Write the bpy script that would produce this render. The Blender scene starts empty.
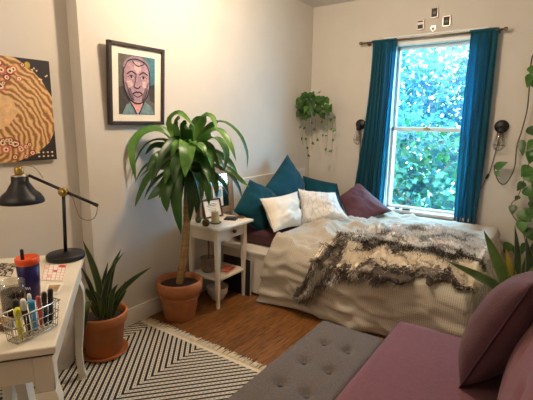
import bpy, bmesh, math, random
from mathutils import Vector, Matrix, noise
from math import sin, cos, pi, radians

random.seed(7)
SC = bpy.context.scene
COL = SC.collection
V = Vector

# ------------------------------------------------------------------ camera
# room: left wall x=0, window wall y=0, floor z=0; photo 533 x 400
F, YAW, PITCH, ROLL = 414.35, .6102, .18661, -.01091
CAM = V((2.3113, -4.1414, 1.4))
_fw = V((-sin(YAW)*cos(PITCH), cos(YAW)*cos(PITCH), -sin(PITCH)))
_r = V((cos(YAW), sin(YAW), 0)); _d = _fw.cross(_r)
CR = _r*cos(ROLL)+_d*sin(ROLL); CD = -_r*sin(ROLL)+_d*cos(ROLL)
HF = V((_fw.x, _fw.y, 0)).normalized()          # horizontal viewing direction
HR = V((HF.y, -HF.x, 0))                        # horizontal right

def ray(x, y): return CR*((x-266.5)/F)+CD*((y-200)/F)+_fw
def az(x, y, z):
    d = ray(x, y); return CAM+d*((z-CAM.z)/d.z)
def ax(x, y, X):
    d = ray(x, y); return CAM+d*((X-CAM.x)/d.x)
def ay(x, y, Y):
    d = ray(x, y); return CAM+d*((Y-CAM.y)/d.y)
def ap(x, y, p, n=None):
    n = n or HF; d = ray(x, y); return CAM+d*((V(p)-CAM).dot(n)/d.dot(n))

cam = bpy.data.cameras.new('camera'); camo = bpy.data.objects.new('camera', cam); COL.objects.link(camo)
cam.sensor_fit = 'HORIZONTAL'; cam.sensor_width = 36; cam.lens = F/533*36; cam.clip_start = .05
camo.matrix_world = Matrix(((CR.x, -CD.x, -_fw.x, CAM.x), (CR.y, -CD.y, -_fw.y, CAM.y), (CR.z, -CD.z, -_fw.z, CAM.z), (0, 0, 0, 1)))
SC.camera = camo

# --------------------------------------------------------------- materials
def srgb(h):
    h = h.lstrip('#'); c = [int(h[i:i+2], 16)/255 for i in (0, 2, 4)]
    return tuple((v/12.92 if v <= .04045 else ((v+.055)/1.055)**2.4) for v in c)

MATS = {}
def mat(name, col, rough=.6, metal=0, var=.12, scale=12, bump=0, bscale=60, spec=.5, sheen=0, stretch=(1, 1, 1), trans=0, tcol=None, coat=0):
    """procedural material: base colour broken up by noise, optional bump and translucency"""
    if name in MATS: return MATS[name]
    m = bpy.data.materials.new(name); m.use_nodes = True
    nt = m.node_tree; N = nt.nodes; L = nt.links
    b = N['Principled BSDF']; out = N['Material Output']
    c = srgb(col) if isinstance(col, str) else col
    tc = N.new('ShaderNodeTexCoord'); mp = N.new('ShaderNodeMapping'); mp.inputs['Scale'].default_value = stretch
    L.new(tc.outputs['Object'], mp.inputs['Vector'])
    if var:
        n = N.new('ShaderNodeTexNoise'); n.inputs['Scale'].default_value = scale; n.inputs['Detail'].default_value = 4
        L.new(mp.outputs[0], n.inputs['Vector'])
        r = N.new('ShaderNodeValToRGB')
        r.color_ramp.elements[0].position = .3; r.color_ramp.elements[1].position = .7
        r.color_ramp.elements[0].color = tuple(x*(1-var) for x in c)+(1,)
        r.color_ramp.elements[1].color = tuple(min(1, x*(1+var)) for x in c)+(1,)
        L.new(n.outputs['Fac'], r.inputs['Fac']); L.new(r.outputs[0], b.inputs['Base Color'])
    else: b.inputs['Base Color'].default_value = c+(1,)
    b.inputs['Roughness'].default_value = rough; b.inputs['Metallic'].default_value = metal
    b.inputs['Specular IOR Level'].default_value = spec
    if sheen: b.inputs['Sheen Weight'].default_value = sheen
    if coat: b.inputs['Coat Weight'].default_value = coat
    if bump:
        n2 = N.new('ShaderNodeTexNoise'); n2.inputs['Scale'].default_value = bscale; n2.inputs['Detail'].default_value = 3
        L.new(mp.outputs[0], n2.inputs['Vector'])
        bp = N.new('ShaderNodeBump'); bp.inputs['Strength'].default_value = bump; bp.inputs['Distance'].default_value = .01
        L.new(n2.outputs['Fac'], bp.inputs['Height']); L.new(bp.outputs[0], b.inputs['Normal'])
    if trans:
        t = N.new('ShaderNodeBsdfTranslucent'); t.inputs['Color'].default_value = (srgb(tcol) if isinstance(tcol, str) else (tcol or c))+(1,)
        mx = N.new('ShaderNodeMixShader'); mx.inputs[0].default_value = trans
        L.new(b.outputs[0], mx.inputs[1]); L.new(t.outputs[0], mx.inputs[2]); L.new(mx.outputs[0], out.inputs['Surface'])
    MATS[name] = m; return m

def nodes(m): return m.node_tree.nodes, m.node_tree.links, m.node_tree.nodes['Principled BSDF']

# ------------------------------------------------------------ mesh builder
class MB:
    def __init__(s): s.bm = bmesh.new(); s.mats = []
    def mi(s, m):
        if m is None: return 0
        if m not in s.mats: s.mats.append(m)
        return s.mats.index(m)
    def faces(s, verts, faces, m=None, smooth=False):
        vs = [s.bm.verts.new(v) for v in verts]; i = s.mi(m); out = []
        for f in faces:
            try:
                fa = s.bm.faces.new([vs[k] for k in f]); fa.material_index = i; fa.smooth = smooth; out.append(fa)
            except ValueError: pass
        return vs
    def box(s, c, size, m=None, rot=None, bev=0, axes=None):
        """box at centre c; axes = three unit vectors, or rot = z angle"""
        if axes is None:
            a = rot or 0; axes = (V((cos(a), sin(a), 0)), V((-sin(a), cos(a), 0)), V((0, 0, 1)))
        c = V(c); hx, hy, hz = [q/2 for q in size]
        vs = [s.bm.verts.new(c+axes[0]*sx*hx+axes[1]*sy*hy+axes[2]*sz*hz) for sx in (-1, 1) for sy in (-1, 1) for sz in (-1, 1)]
        fs = [s.bm.faces.new([vs[k] for k in f]) for f in ((0, 1, 3, 2), (4, 6, 7, 5), (0, 4, 5, 1), (2, 3, 7, 6), (0, 2, 6, 4), (1, 5, 7, 3))]
        i = s.mi(m)
        for f in fs: f.material_index = i
        if bev:
            es = list({e for f in fs for e in f.edges})
            r = bmesh.ops.bevel(s.bm, geom=es, offset=bev, segments=2, profile=.5, affect='EDGES')
            for f in r['faces']: f.material_index = i; f.smooth = True
        return s
    def lathe(s, c, prof, m=None, n=28, axis=None, cap=True):
        """profile [(r,z)...] about axis (default z) at c"""
        c = V(c); w = (axis or V((0, 0, 1))).normalized()
        u = w.orthogonal().normalized(); v = w.cross(u); i = s.mi(m)
        rings = [[s.bm.verts.new(c+w*z+(u*cos(2*pi*k/n)+v*sin(2*pi*k/n))*max(r, 1e-4)) for k in range(n)] for r, z in prof]
        for a, b in zip(rings, rings[1:]):
            for k in range(n):
                f = s.bm.faces.new((a[k], a[(k+1) % n], b[(k+1) % n], b[k])); f.material_index = i; f.smooth = True
        if cap:
            for rg, rev in ((rings[0], True), (rings[-1], False)):
                f = s.bm.faces.new(rg[::-1] if rev else rg); f.material_index = i
        return s
    def tube(s, pts, r, m=None, n=8, closed=False):
        pts = [V(p) for p in pts]; i = s.mi(m); N = len(pts); rings = []; u = None
        for k, p in enumerate(pts):
            if closed: t = pts[(k+1) % N]-pts[k-1]
            else: t = pts[min(k+1, N-1)]-pts[max(k-1, 0)]
            t = t.normalized() if t.length > 1e-9 else V((0, 0, 1))
            if u is None: u = t.orthogonal().normalized()
            u = (u-t*u.dot(t)); u = u.normalized() if u.length > 1e-6 else t.orthogonal().normalized()
            v = t.cross(u); rr = r[k] if isinstance(r, (list, tuple)) else r
            rings.append([s.bm.verts.new(p+(u*cos(2*pi*q/n)+v*sin(2*pi*q/n))*rr) for q in range(n)])
        pr = list(zip(rings, rings[1:]))+([(rings[-1], rings[0])] if closed else [])
        for a, b in pr:
            for q in range(n):
                f = s.bm.faces.new((a[q], a[(q+1) % n], b[(q+1) % n], b[q])); f.material_index = i; f.smooth = True
        if not closed:
            for rg, rev in ((rings[0], True), (rings[-1], False)):
                f = s.bm.faces.new(rg[::-1] if rev else rg); f.material_index = i
        return s
    def grid(s, fn, nu, nv, m=None, smooth=True, mfn=None):
        i = s.mi(m)
        vs = [[s.bm.verts.new(fn(a/nu, b/nv)) for b in range(nv+1)] for a in range(nu+1)]
        for a in range(nu):
            for b in range(nv):
                f = s.bm.faces.new((vs[a][b], vs[a+1][b], vs[a+1][b+1], vs[a][b+1])); f.material_index = i if mfn is None else s.mi(mfn((a+.5)/nu, (b+.5)/nv)); f.smooth = smooth
        return vs
    def leaf(s, pts, w, m=None, N=None, n=10, fold=.25, wp=None, tip=.03):
        """strap leaf through control points pts, full width w, creased along the midrib"""
        P = spline(pts, n); i = s.mi(m); N = N or V((0, 0, 1)); rows = []; ps = V((1, 0, 0))
        for k, p in enumerate(P):
            t = (P[min(k+1, n)]-P[max(k-1, 0)])
            t = t.normalized() if t.length > 1e-9 else V((0, 0, 1))
            sd = t.cross(N)
            if sd.length < .15: sd = ps
            sd = sd.normalized(); ps = sd; nn = sd.cross(t)
            f = k/n
            q = wp(f) if wp else max(tip, min(1, (f+.12)*3.2)*(1-f**3.5))
            h = w/2*q
            rows.append([s.bm.verts.new(p-sd*h+nn*h*fold), s.bm.verts.new(p), s.bm.verts.new(p+sd*h+nn*h*fold)])
        for a, b in zip(rows, rows[1:]):
            for k in (0, 1):
                fa = s.bm.faces.new((a[k], a[k+1], b[k+1], b[k])); fa.material_index = i; fa.smooth = True
        return s

def spline(pts, n):
    pts = [V(p) for p in pts]
    if len(pts) == 2: return [pts[0].lerp(pts[1], k/n) for k in range(n+1)]
    P = [pts[0]*2-pts[1]]+pts+[pts[-1]*2-pts[-2]]; out = []; S = len(pts)-1
    for k in range(n+1):
        x = k/n*S; i = min(int(x), S-1); t = x-i; a, b, c, d = P[i:i+4]
        out.append(.5*((2*b)+(c-a)*t+(2*a-5*b+4*c-d)*t*t+(3*b-a-3*c+d)*t**3))
    return out

ORG = {}
def link(name, mb, m, parent=None, loc=None, solid=0, sub=0):
    me = bpy.data.meshes.new(name)
    o = V(loc) if loc is not None else (ORG[parent.name] if parent else V((0, 0, 0)))
    bmesh.ops.recalc_face_normals(mb.bm, faces=mb.bm.faces[:])
    for v in mb.bm.verts: v.co -= o
    mb.bm.to_mesh(me); mb.bm.free()
    if mb.mats:
        for q in mb.mats: me.materials.append(q)
    else: me.materials.append(m)
    ob = bpy.data.objects.new(name, me); COL.objects.link(ob)
    ORG[ob.name] = o
    if parent: ob.parent = parent
    else: ob.location = o
    if solid:
        md = ob.modifiers.new('thick', 'SOLIDIFY'); md.thickness = solid; md.offset = 0
    if sub:
        md = ob.modifiers.new('smooth', 'SUBSURF'); md.levels = sub; md.render_levels = sub
    return ob
def tag(o, label, cat, group=None):
    o['label'] = label; o['category'] = cat
    if group: o['group'] = group
    return o
def thing(name, label, cat, loc, group=None):
    o = bpy.data.objects.new(name, None); COL.objects.link(o); o.location = V(loc); ORG[o.name] = V(loc)
    o.empty_display_size = .05
    return tag(o, label, cat, group)
def single(name, mb, m, label, cat, loc, group=None, **k):
    return tag(link(name, mb, m, None, loc, **k), label, cat, group)
def struct(name, mb, m, parent=None):
    o = link(name, mb, m, parent)
    if not parent: o['kind'] = 'structure'
    return o
def copy_thing(o, loc, label, group=None, rot=None, scale=None):
    c = o.copy(); COL.objects.link(c); c.location = V(loc); c['label'] = label; ORG[c.name] = V(loc)
    if group: c['group'] = group
    if rot is not None: c.rotation_euler = rot
    if scale: c.scale = scale
    for ch in list(o.children):
        d = ch.copy(); COL.objects.link(d); d.parent = c
        for g in list(ch.children):
            e = g.copy(); COL.objects.link(e); e.parent = d
    return c
def nz(x, y=0, z=0): return noise.noise(V((x, y, z)))
def clamp(x, a=0, b=1): return max(a, min(b, x))
def sst(a, b, x):
    t = clamp((x-a)/(b-a)); return t*t*(3-2*t)
# ===================================================================== room
M_wall = mat('warm_white_plaster', '#cbc4b9', .85, var=.03, scale=3, bump=.06, bscale=90)
M_ceil = mat('ceiling_paint', '#d2cec8', .9, var=.02, bump=.04)
M_trim = mat('white_trim_paint', '#dcd6ca', .45, var=.03)
M_casing = mat('window_casing_paint', '#d8dcdc', .4, var=.03)

# oak strip floor, boards running along y
M_floor = mat('oak_strip_floor', '#8a5a2c', .38, var=0, coat=.15)
N, L, b = nodes(M_floor)
tc = N.new('ShaderNodeTexCoord'); mp = N.new('ShaderNodeMapping'); mp.inputs['Rotation'].default_value = (0, 0, pi/2)
L.new(tc.outputs['Object'], mp.inputs[0])
br = N.new('ShaderNodeTexBrick'); br.offset = .37; br.inputs['Scale'].default_value = 1
br.inputs['Brick Width'].default_value = .9; br.inputs['Row Height'].default_value = .057
br.inputs['Mortar Size'].default_value = .0012; br.inputs['Bias'].default_value = -.1
br.inputs['Color1'].default_value = srgb('#7a4e24')+(1,); br.inputs['Color2'].default_value = srgb('#905f31')+(1,); br.inputs['Mortar'].default_value = srgb('#3a2210')+(1,)
L.new(mp.outputs[0], br.inputs['Vector'])
mp2 = N.new('ShaderNodeMapping'); mp2.inputs['Scale'].default_value = (48, 3, 1); L.new(tc.outputs['Object'], mp2.inputs[0])
gn = N.new('ShaderNodeTexNoise'); gn.inputs['Scale'].default_value = 2.5; gn.inputs['Detail'].default_value = 6; gn.inputs['Distortion'].default_value = 1.2
L.new(mp2.outputs[0], gn.inputs['Vector'])
gr = N.new('ShaderNodeValToRGB'); gr.color_ramp.elements[0].position = .36; gr.color_ramp.elements[0].color = (.22, .16, .12, 1); gr.color_ramp.elements[1].position = .55; gr.color_ramp.elements[1].color = (1, 1, 1, 1)
L.new(gn.outputs['Fac'], gr.inputs[0])
mx = N.new('ShaderNodeMix'); mx.data_type = 'RGBA'; mx.blend_type = 'MULTIPLY'; mx.inputs[0].default_value = 1.0
L.new(br.outputs['Color'], mx.inputs[6]); L.new(gr.outputs[0], mx.inputs[7]); L.new(mx.outputs[2], b.inputs['Base Color'])

XR, YB, ZC, AL, YS = 2.95, -5.3, 2.6, -.106, -2.72     # right wall, back wall, ceiling, alcove depth, wall step
q = MB(); q.box((1.4, -2.6, -.05), (3.4, 5.8, .1)); struct('floor', q, M_floor)
q = MB(); q.box((1.4, -2.6, ZC+.05), (3.4, 5.8, .1)); struct('ceiling', q, M_ceil)
q = MB(); q.box((-.15, YS/2, ZC/2), (.3, -YS, ZC)); q.box((-.203, (YB+YS)/2, ZC/2), (.194, YS-YB, ZC)); struct('wall_left', q, M_wall)
q = MB(); q.box((XR+.1, -2.6, ZC/2), (.2, 5.4, ZC)); struct('wall_right', q, M_wall)
q = MB(); q.box((1.4, YB-.1, ZC/2), (3.1, .2, ZC)); struct('wall_rear', q, M_wall)
WX0, WX1, WZ0, WZ1 = .90, 1.615, .525, 2.14          # opening in the window wall
q = MB()
q.box(((-.3+WX0)/2, .1, ZC/2), (WX0+.3, .2, ZC)); q.box(((WX1+XR+.2)/2, .1, ZC/2), (XR+.2-WX1, .2, ZC))
q.box(((WX0+WX1)/2, .1, WZ0/2), (WX1-WX0, .2, WZ0)); q.box(((WX0+WX1)/2, .1, (WZ1+ZC)/2), (WX1-WX0, .2, ZC-WZ1))
struct('wall_window_side', q, M_wall)
def bboard(name, p0, p1, nrm):
    p0, p1, nrm = V(p0), V(p1), V(nrm); d = (p1-p0); c = (p0+p1)/2; u = d.normalized(); z = V((0, 0, 1)); q = MB()
    q.box(c+nrm*.008+z*.05, (d.length, .016, .1), axes=(u, nrm, z)); q.box(c+nrm*.006+z*.108, (d.length, .012, .016), axes=(u, nrm, z), bev=.003)
    return struct(name, q, M_trim)
bboard('baseboard_left', (0, YS, 0), (0, 0, 0), (1, 0, 0))
bboard('baseboard_alcove', (AL, YB, 0), (AL, YS, 0), (1, 0, 0))
bboard('baseboard_window_side', (.02, 0, 0), (XR, 0, 0), (0, -1, 0))
bboard('baseboard_right', (XR, YB, 0), (XR, 0, 0), (-1, 0, 0))

# ------------------------------------------------------------------- window
M_glass = bpy.data.materials.new('window_glass'); M_glass.use_nodes = True
def glassy(m, tint, f=.07, rg=.03):
    N = m.node_tree.nodes; L = m.node_tree.links
    N.remove(N['Principled BSDF'])
    t = N.new('ShaderNodeBsdfTransparent'); t.inputs[0].default_value = tint+(1,)
    g = N.new('ShaderNodeBsdfGlossy'); g.inputs['Roughness'].default_value = rg
    x = N.new('ShaderNodeMixShader'); x.inputs[0].default_value = f
    L.new(t.outputs[0], x.inputs[1]); L.new(g.outputs[0], x.inputs[2]); L.new(x.outputs[0], N['Material Output'].inputs[0])
glassy(M_glass, (.9, .97, 1.0), .012, .25)
M_glass_blue = bpy.data.materials.new('blue_tinted_window_glass'); M_glass_blue.use_nodes = True
glassy(M_glass_blue, (.66, .86, 1.0), .012, .25)  # upper pane: plain glass tinted bluer, no mesh
win = bpy.data.objects.new('window_1', None); COL.objects.link(win); win['kind'] = 'structure'; win.location = (1.2575, 0, .53); ORG['window_1'] = V((1.2575, 0, .53))
cx = (WX0+WX1)/2; ww = WX1-WX0
q = MB()                                               # casing boards on the room side and the jambs
q.box((WX0-.035, -.012, (WZ0+WZ1)/2), (.075, .024, WZ1-WZ0), bev=.004); q.box((WX1+.035, -.012, (WZ0+WZ1)/2), (.075, .024, WZ1-WZ0), bev=.004)
q.box((cx, -.014, WZ1+.02), (ww+.16, .028, .075), bev=.004); q.box((cx, -.02, WZ1+.062), (ww+.19, .04, .016), bev=.004)
for x in (WX0+.006, WX1-.006): q.box((x, .1, (WZ0+WZ1)/2), (.012, .2, WZ1-WZ0))
q.box((cx, .1, WZ1-.006), (ww, .2, .012))
link('window_casing', q, M_casing, win)
q = MB(); q.box((cx, .05, WZ0+.008), (ww+.0, .24, .03), bev=.004); q.box((cx, -.036, WZ0+.012), (ww+.2, .072, .03), bev=.005); link('window_sill', q, M_casing, win)
def sash(z0, z1, y, glass):
    q = MB(); t = .035
    for x in (WX0+.012+t/2-.008, WX1-.012-t/2+.008): q.box((x, y, (z0+z1)/2), (t, .035, z1-z0), bev=.003)
    for z in (z0+t/2, z1-t/2): q.box((cx, y, z), (ww-.03, .035, t), bev=.003)
    s = link('sash', q, M_casing, win)
    p = MB(); p.box((cx, y, (z0+z1)/2), (ww-.08, .004, z1-z0-.06)); link('pane', p, glass, s)
sash(.54, 1.36, .05, M_glass); sash(1.33, 2.128, .09, M_glass_blue)
q = MB(); q.box((cx, .025, 1.352), (.06, .02, .016), bev=.003); q.lathe((cx, .02, 1.36), [(.012, 0), (.012, .01), (.004, .014)], n=10); link('sash_lock', q, mat('brass', '#a58a4c', .35, 1), win)

# ------------------------------------------------------------- garden outside
M_leafA = mat('pale_mint_leaves', '#48806a', .5, var=.3, scale=1.5, trans=.5, tcol='#5c9084')
M_leafB = mat('blue_green_leaves', '#1a5056', .5, var=.3, scale=1.5, trans=.4, tcol='#2e7078')
M_leafC = mat('green_leaves', '#26582f', .5, var=.3, scale=1.5, trans=.45, tcol='#357444')
M_leafD = mat('deep_teal_leaves', '#0f3e4a', .5, var=.3, scale=1.5, trans=.3, tcol='#1c5a6a')
M_bark = mat('grey_bark', '#7d6f66', .9, var=.25, bump=.3)
q = MB(); q.box((1.5, 6.3, -.9), (16, 12, .2)); struct('ground', q, mat('garden_soil_and_grass', '#4f7a4a', .9, var=.3, scale=4))
def tree(name, label, cat, base, crown, rad, nleaf, weights, size, rs):
    R = random.Random(rs); base = V(base); crown = V(crown)
    t = thing(name, label, cat, base, 'trees and shrubs outside the window')
    q = MB(); pts = [base, base.lerp(crown, .4)+V((.08, .05, 0)), crown]
    q.tube(spline(pts, 10), [.07*(1-.6*k/10) for k in range(11)], n=8); link('trunk', q, M_bark, t)
    for k in range(4):
        q = MB(); d = V((R.uniform(-1, 1), R.uniform(-.7, .7), R.uniform(-.5, 1))).normalized()
        e = crown+V((d.x*rad[0], d.y*rad[1], d.z*rad[2]))*.8
        s0 = base.lerp(crown, R.uniform(.5, .9)); q.tube(spline([s0, s0.lerp(e, .5)+V((0, 0, .1)), e], 8), [.025*(1-.8*j/8)+.003 for j in range(9)], n=6); link('branch', q, M_bark, t)
    q = MB(); ms = [M_leafA, M_leafB, M_leafC, M_leafD]
    for k in range(nleaf):
        while True:
            p = V((R.uniform(-1, 1), R.uniform(-1, 1), R.uniform(-1, 1)))
            if p.length < 1: break
        c = crown+V((p.x*rad[0], p.y*rad[1], p.z*rad[2]))
        if c.y < .6: c.y = 1.2-c.y
        if c.y < .6: continue
        # clumps share a leaf tone
        tone = (noise.noise(c*2.3)+.5+R.uniform(-.35, .35))
        cum = 0; mm = ms[-1]
        for w_, m_ in zip(weights, ms):
            cum += w_
            if tone < cum: mm = m_; break
        d = V((R.uniform(-1, 1), R.uniform(-1, 1), R.uniform(-1, .3))).normalized()
        nrm = V((R.uniform(-.6, .6), R.uniform(-1, .2), R.uniform(.1, 1)))
        s = size*R.uniform(.6, 1.4); sd = d.cross(nrm).normalized()*s*.36; n2 = sd.cross(d).normalized()*s*.07
        q.faces([c, c+d*s*.45+sd+n2, c+d*s, c+d*s*.45-sd+n2], [(0, 1, 2), (0, 2, 3)], mm)
    f = link('foliage', q, None, t); f['kind'] = 'stuff'
tree('leafy_shrub', 'broad leaved shrub filling the lower half of the window view', 'shrub', (.6, 1.75, -.8), (.6, 1.75, .6), (1.05, .7, 1.0), 3400, (.34, .25, .31, .1), .10, 3)
tree('young_tree', 'blue green tree seen through the upper window sash', 'tree', (.6, 3.35, -.8), (.45, 3.35, 1.75), (1.5, .85, 1.15), 4200, (.26, .36, .1, .28), .09, 5)
tree('garden_tree', 'pale tall tree furthest behind the others outside', 'tree', (-.6, 5.4, -.8), (-.7, 5.2, 1.3), (2.4, 1.0, 2.0), 3600, (.45, .3, .15, .1), .15, 8)
tree('side_shrub', 'shrub at the right edge of the window view, half behind the right curtain', 'shrub', (2.5, 2.3, -.8), (2.5, 2.4, .7), (.8, .8, 1.2), 1500, (.3, .3, .3, .1), .11, 11)
# ======================================================= curtains and rod
M_bronze = mat('brushed_bronze', '#7d6a55', .4, .8, var=.08)
M_black = mat('matt_black_metal', '#17161a', .45, .3, var=.1)
rz = 2.176; ry = -.075
t = thing('curtain_rod', 'thin bronze curtain rod above the window with round end caps', 'curtain rod', (1.2, ry, rz))
pL = ay(362, 43.4, ry); pR = ay(504, 29, ry)
q = MB(); q.tube([pL, pR], .0085, n=12); link('rod', q, M_bronze, t)
for p, s in ((pL, -1), (pR, 1)):
    q = MB(); q.lathe(p, [(.009, -.004), (.015, 0), (.017, .012), (.012, .026), (.001, .03)], axis=V((s, 0, 0)), n=16); link('finial', q, M_bronze, t)
    q = MB(); q.box(p+V((-s*.05, .03, -.002)), (.012, .09, .012), bev=.002); q.lathe(p+V((-s*.05, .075, -.002)), [(.02, 0), (.02, -.008)], axis=V((0, 1, 0)), n=16); link('bracket', q, M_bronze, t)
M_cur = mat('sheer_teal_curtain', (.004, .08, .11), .75, var=.1, scale=30, trans=.54, tcol=(.03, .48, .62), sheen=.15, stretch=(1, 1, .1))
def curtain(name, label, top, bot, zt, zb, folds, amp, seed):
    cx = (bot[0]+bot[1])/2
    def fn(u, v):
        k = v; e = k*k*(1.6-.6*k)
        x0 = top[0]+(bot[0]-top[0])*e; x1 = top[1]+(bot[1]-top[1])*e
        uu = u+.02*sin(u*19+seed)
        x = x0+(x1-x0)*uu+.006*sin(v*5+u*9+seed)
        ph = u*folds*2*pi+seed+.7*sin(v*2.2+u*3)
        y = ry-.002+amp*(.55+.45*e)*(sin(ph)+.35*sin(2.3*ph+1+v))*(.5 if v < .03 else 1)
        return V((x, min(y, -.03), zt+(zb-zt)*v))
    t = thing(name, label, 'curtain', (cx, ry, zb), 'teal curtains')
    q = MB(); q.grid(fn, 96, 40); link('fabric', q, M_cur, t, solid=.0015)
    q = MB()
    def pk(u, v):
        a = u*2*pi; x = top[0]+(top[1]-top[0])*v
        return V((x, ry+.0125*cos(a), rz-.002+.0135*sin(a)+.0))
    q.grid(pk, 14, 30); link('rod_pocket', q, M_cur, t)
curtain('curtain', 'teal sheer curtain on the left side of the window, falling behind the plum pillow', (.705, .945), (.565, .905), rz+.012, .46, 7, .016, .4)
curtain('curtain', 'teal sheer curtain on the right side of the window, beside the cage wall lamp', (1.572, 1.795), (1.582, 1.765), rz+.012, .40, 6, .017, 2.1)

# ------------------------------------------------------- little wall frames
M_silver = mat('silver_metal_frame', '#c4bdb2', .3, .8, var=.05)
M_dark = mat('dark_print', '#33302c', .6, var=.5, scale=60)
M_white = mat('white_paint', '#ded8cc', .5, var=.03)
def mini(c, w, h, lean, label, flash=False):
    c = V(c); u = V((cos(lean), 0, sin(lean))); z = V((-sin(lean), 0, cos(lean))); y = V((0, 1, 0))
    t = thing('small_picture_frame', label, 'picture frame', c-z*h/2, 'tiny frames above the window')
    q = MB(); b = .009
    for s in (-1, 1):
        q.box(c+u*s*(w/2-b/2), (b, .014, h), axes=(u, y, z), bev=.002); q.box(c+z*s*(h/2-b/2), (w, .014, b), axes=(u, y, z), bev=.002)
    link('frame', q, M_silver, t)
    q = MB(); q.box(c+y*.003, (w-.012, .004, h-.012), M_dark, axes=(u, y, z))
    if flash: q.box(c+z*.012, (w-.02, .004, .022), M_white, axes=(u, y, z))
    else: q.lathe(c-y*.0005, [(.014, -.001), (.014, .001)], mat('grey_print', '#6a655e', .6), axis=y, n=14)
    link('picture', q, None, t)
mini(ay(420.3, 24.8, -.012), .066, .088, .05, 'leftmost of the three tiny silver frames above the window, white band inside', True)
mini(ay(434.5, 12.6, -.012), .068, .092, .04, 'topmost of the three tiny silver frames above the window')
mini(ay(446.6, 21.2, -.012), .068, .09, .02, 'rightmost of the three tiny silver frames above the window')
c = ay(433.3, 28.2, -.01)
t = thing('wall_charm', 'tiny shield shaped wall charm with a dark red centre between the small frames', 'ornament', c)
q = MB(); pf = [(0, -.03), (.02, -.012), (.024, .012), (.012, .026), (0, .02), (-.012, .026), (-.024, .012), (-.02, -.012)]
q.faces([c+V((x, -.005, z)) for x, z in pf]+[c+V((x, .008, z)) for x, z in pf], [tuple(range(8)), tuple(range(15, 7, -1))]+[(k, (k+1) % 8, (k+1) % 8+8, k+8) for k in range(8)]); link('shield', q, M_silver, t)
q = MB(); q.faces([c+V((x*.55, -.008, z*.55-.006)) for x, z in pf]+[c+V((x*.55, -.004, z*.55-.006)) for x, z in pf], [tuple(range(8)), tuple(range(15, 7, -1))]+[(k, (k+1) % 8, (k+1) % 8+8, k+8) for k in range(8)]); link('centre', q, mat('dark_red_enamel', '#5a2420', .4), t)

# ---------------------------------------------------------------- sconces
M_bulb = bpy.data.materials.new('clear_bulb_glass'); M_bulb.use_nodes = True; glassy(M_bulb, (.9, .88, .84), .12)
def sconce(c, label, cord, sw, rim=.052):
    c = V(c); t = thing('wall_sconce', label, 'wall lamp', (c.x, -.001, c.z-.2), 'cage wall lamps')
    y = V((0, -1, 0))
    q = MB(); q.lathe((c.x, 0, c.z), [(rim, 0), (rim, .018), (rim*.9, .026), (.001, .028)], axis=y, n=28); link('wall_plate', q, M_black, t)
    k = V((c.x, -.062, c.z-.012))
    q = MB(); q.tube([(c.x, -.02, c.z), (c.x, -.055, c.z), k], .008, n=10); q.lathe(k-V((0, 0, .045)), [(.02, 0), (.024, .01), (.022, .05), (.008, .056)], n=18); link('socket', q, M_black, t)
    q = MB(); q.lathe(k-V((0, 0, .045)), [(.011, 0), (.02, -.025), (.028, -.06), (.02, -.085), (.002, -.094)], n=18); link('bulb', q, M_bulb, t)
    q = MB(); b0 = k-V((0, 0, .04)); n = 8
    for i in range(n):
        a = 2*pi*i/n; e = V((cos(a), sin(a), 0))
        q.tube(spline([b0+e*.022, b0+e*.034-V((0, 0, .05)), b0+e*.046-V((0, 0, .105)), b0+e*.03-V((0, 0, .14)), b0-V((0, 0, .152))], 12), .0016, n=5)
    for r_, z_ in ((.046, .105), (.023, .004)): q.tube([b0+V((cos(a), sin(a), 0))*r_-V((0, 0, z_)) for a in [2*pi*j/24 for j in range(24)]], .0017, n=5, closed=True)
    link('wire_cage', q, M_black, t)
    q = MB(); q.tube(spline(cord, 24), .003, n=6); link('cord', q, M_black, t)
    s = V(sw); q = MB(); d = (V(cord[-1])-V(cord[-3])).normalized(); q.box(s, (.02, .016, .05), axes=(d.cross(V((0, 1, 0))), V((0, 1, 0)), d), bev=.006); link('cord_switch', q, M_black, t)
cy = -.012
sconce(ay(360.3, 124.5, -.02), 'black cage wall lamp partly behind the left curtain, above the plum pillow', [ay(361, 128, cy), ay(360, 148, cy), ay(358.5, 165, cy), ay(357, 178, cy), ay(355.5, 192, cy)], ay(357.5, 173, cy))
sconce(ay(501.5, 126.5, -.02), 'black cage wall lamp on the wall right of the window', [ay(501, 130, cy), ay(496, 150, cy), ay(491, 168, cy), ay(486.5, 178, cy), ay(479, 192, cy)], ay(487.3, 176.5, cy), .056)

# ------------------------------------------------------------ framed portrait
def lean_panel(x0, pts):            # corners TL,TR,BR,BL on the left wall from photo corners
    return [V(p) for p in pts]
tl, tr, br_, bl = V((.05, -2.572, 1.868)), V((.05, -2.14, 1.868)), V((.02, -2.14, 1.374)), V((.02, -2.572, 1.374))
t = thing('framed_portrait', 'dark framed painted portrait of a man with wide cream mat, hung on the left wall', 'picture', (.03, -2.31, 1.372))
c = (tl+tr+br_+bl)/4; u = (tr-tl).normalized(); w = (tl-bl).normalized(); n = u.cross(w).normalized()
if n.x < 0: n = -n
W, H = .432, .497
q = MB(); fb = .022
for s in (-1, 1):
    q.box(c+u*s*(W/2-fb/2), (fb, .03, H), axes=(u, n, w), bev=.003); q.box(c+w*s*(H/2-fb/2), (W, .03, fb), axes=(u, n, w), bev=.003)
link('frame', q, mat('dark_brown_wood_frame', '#2e211b', .45, var=.2), t)
q = MB(); q.box(c-n*.004, (W-.03, .006, H-.03), axes=(u, n, w)); link('mat_board', q, mat('cream_mat_board', '#e6ddca', .8, var=.02), t)
PW, PH = .283, .365; o_ = c-n*.0005
def P2(x, y, k): return o_+u*(x-.5)*PW+w*(.5-y)*PH+n*(.0006+.0004*k)
q = MB()
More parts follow.
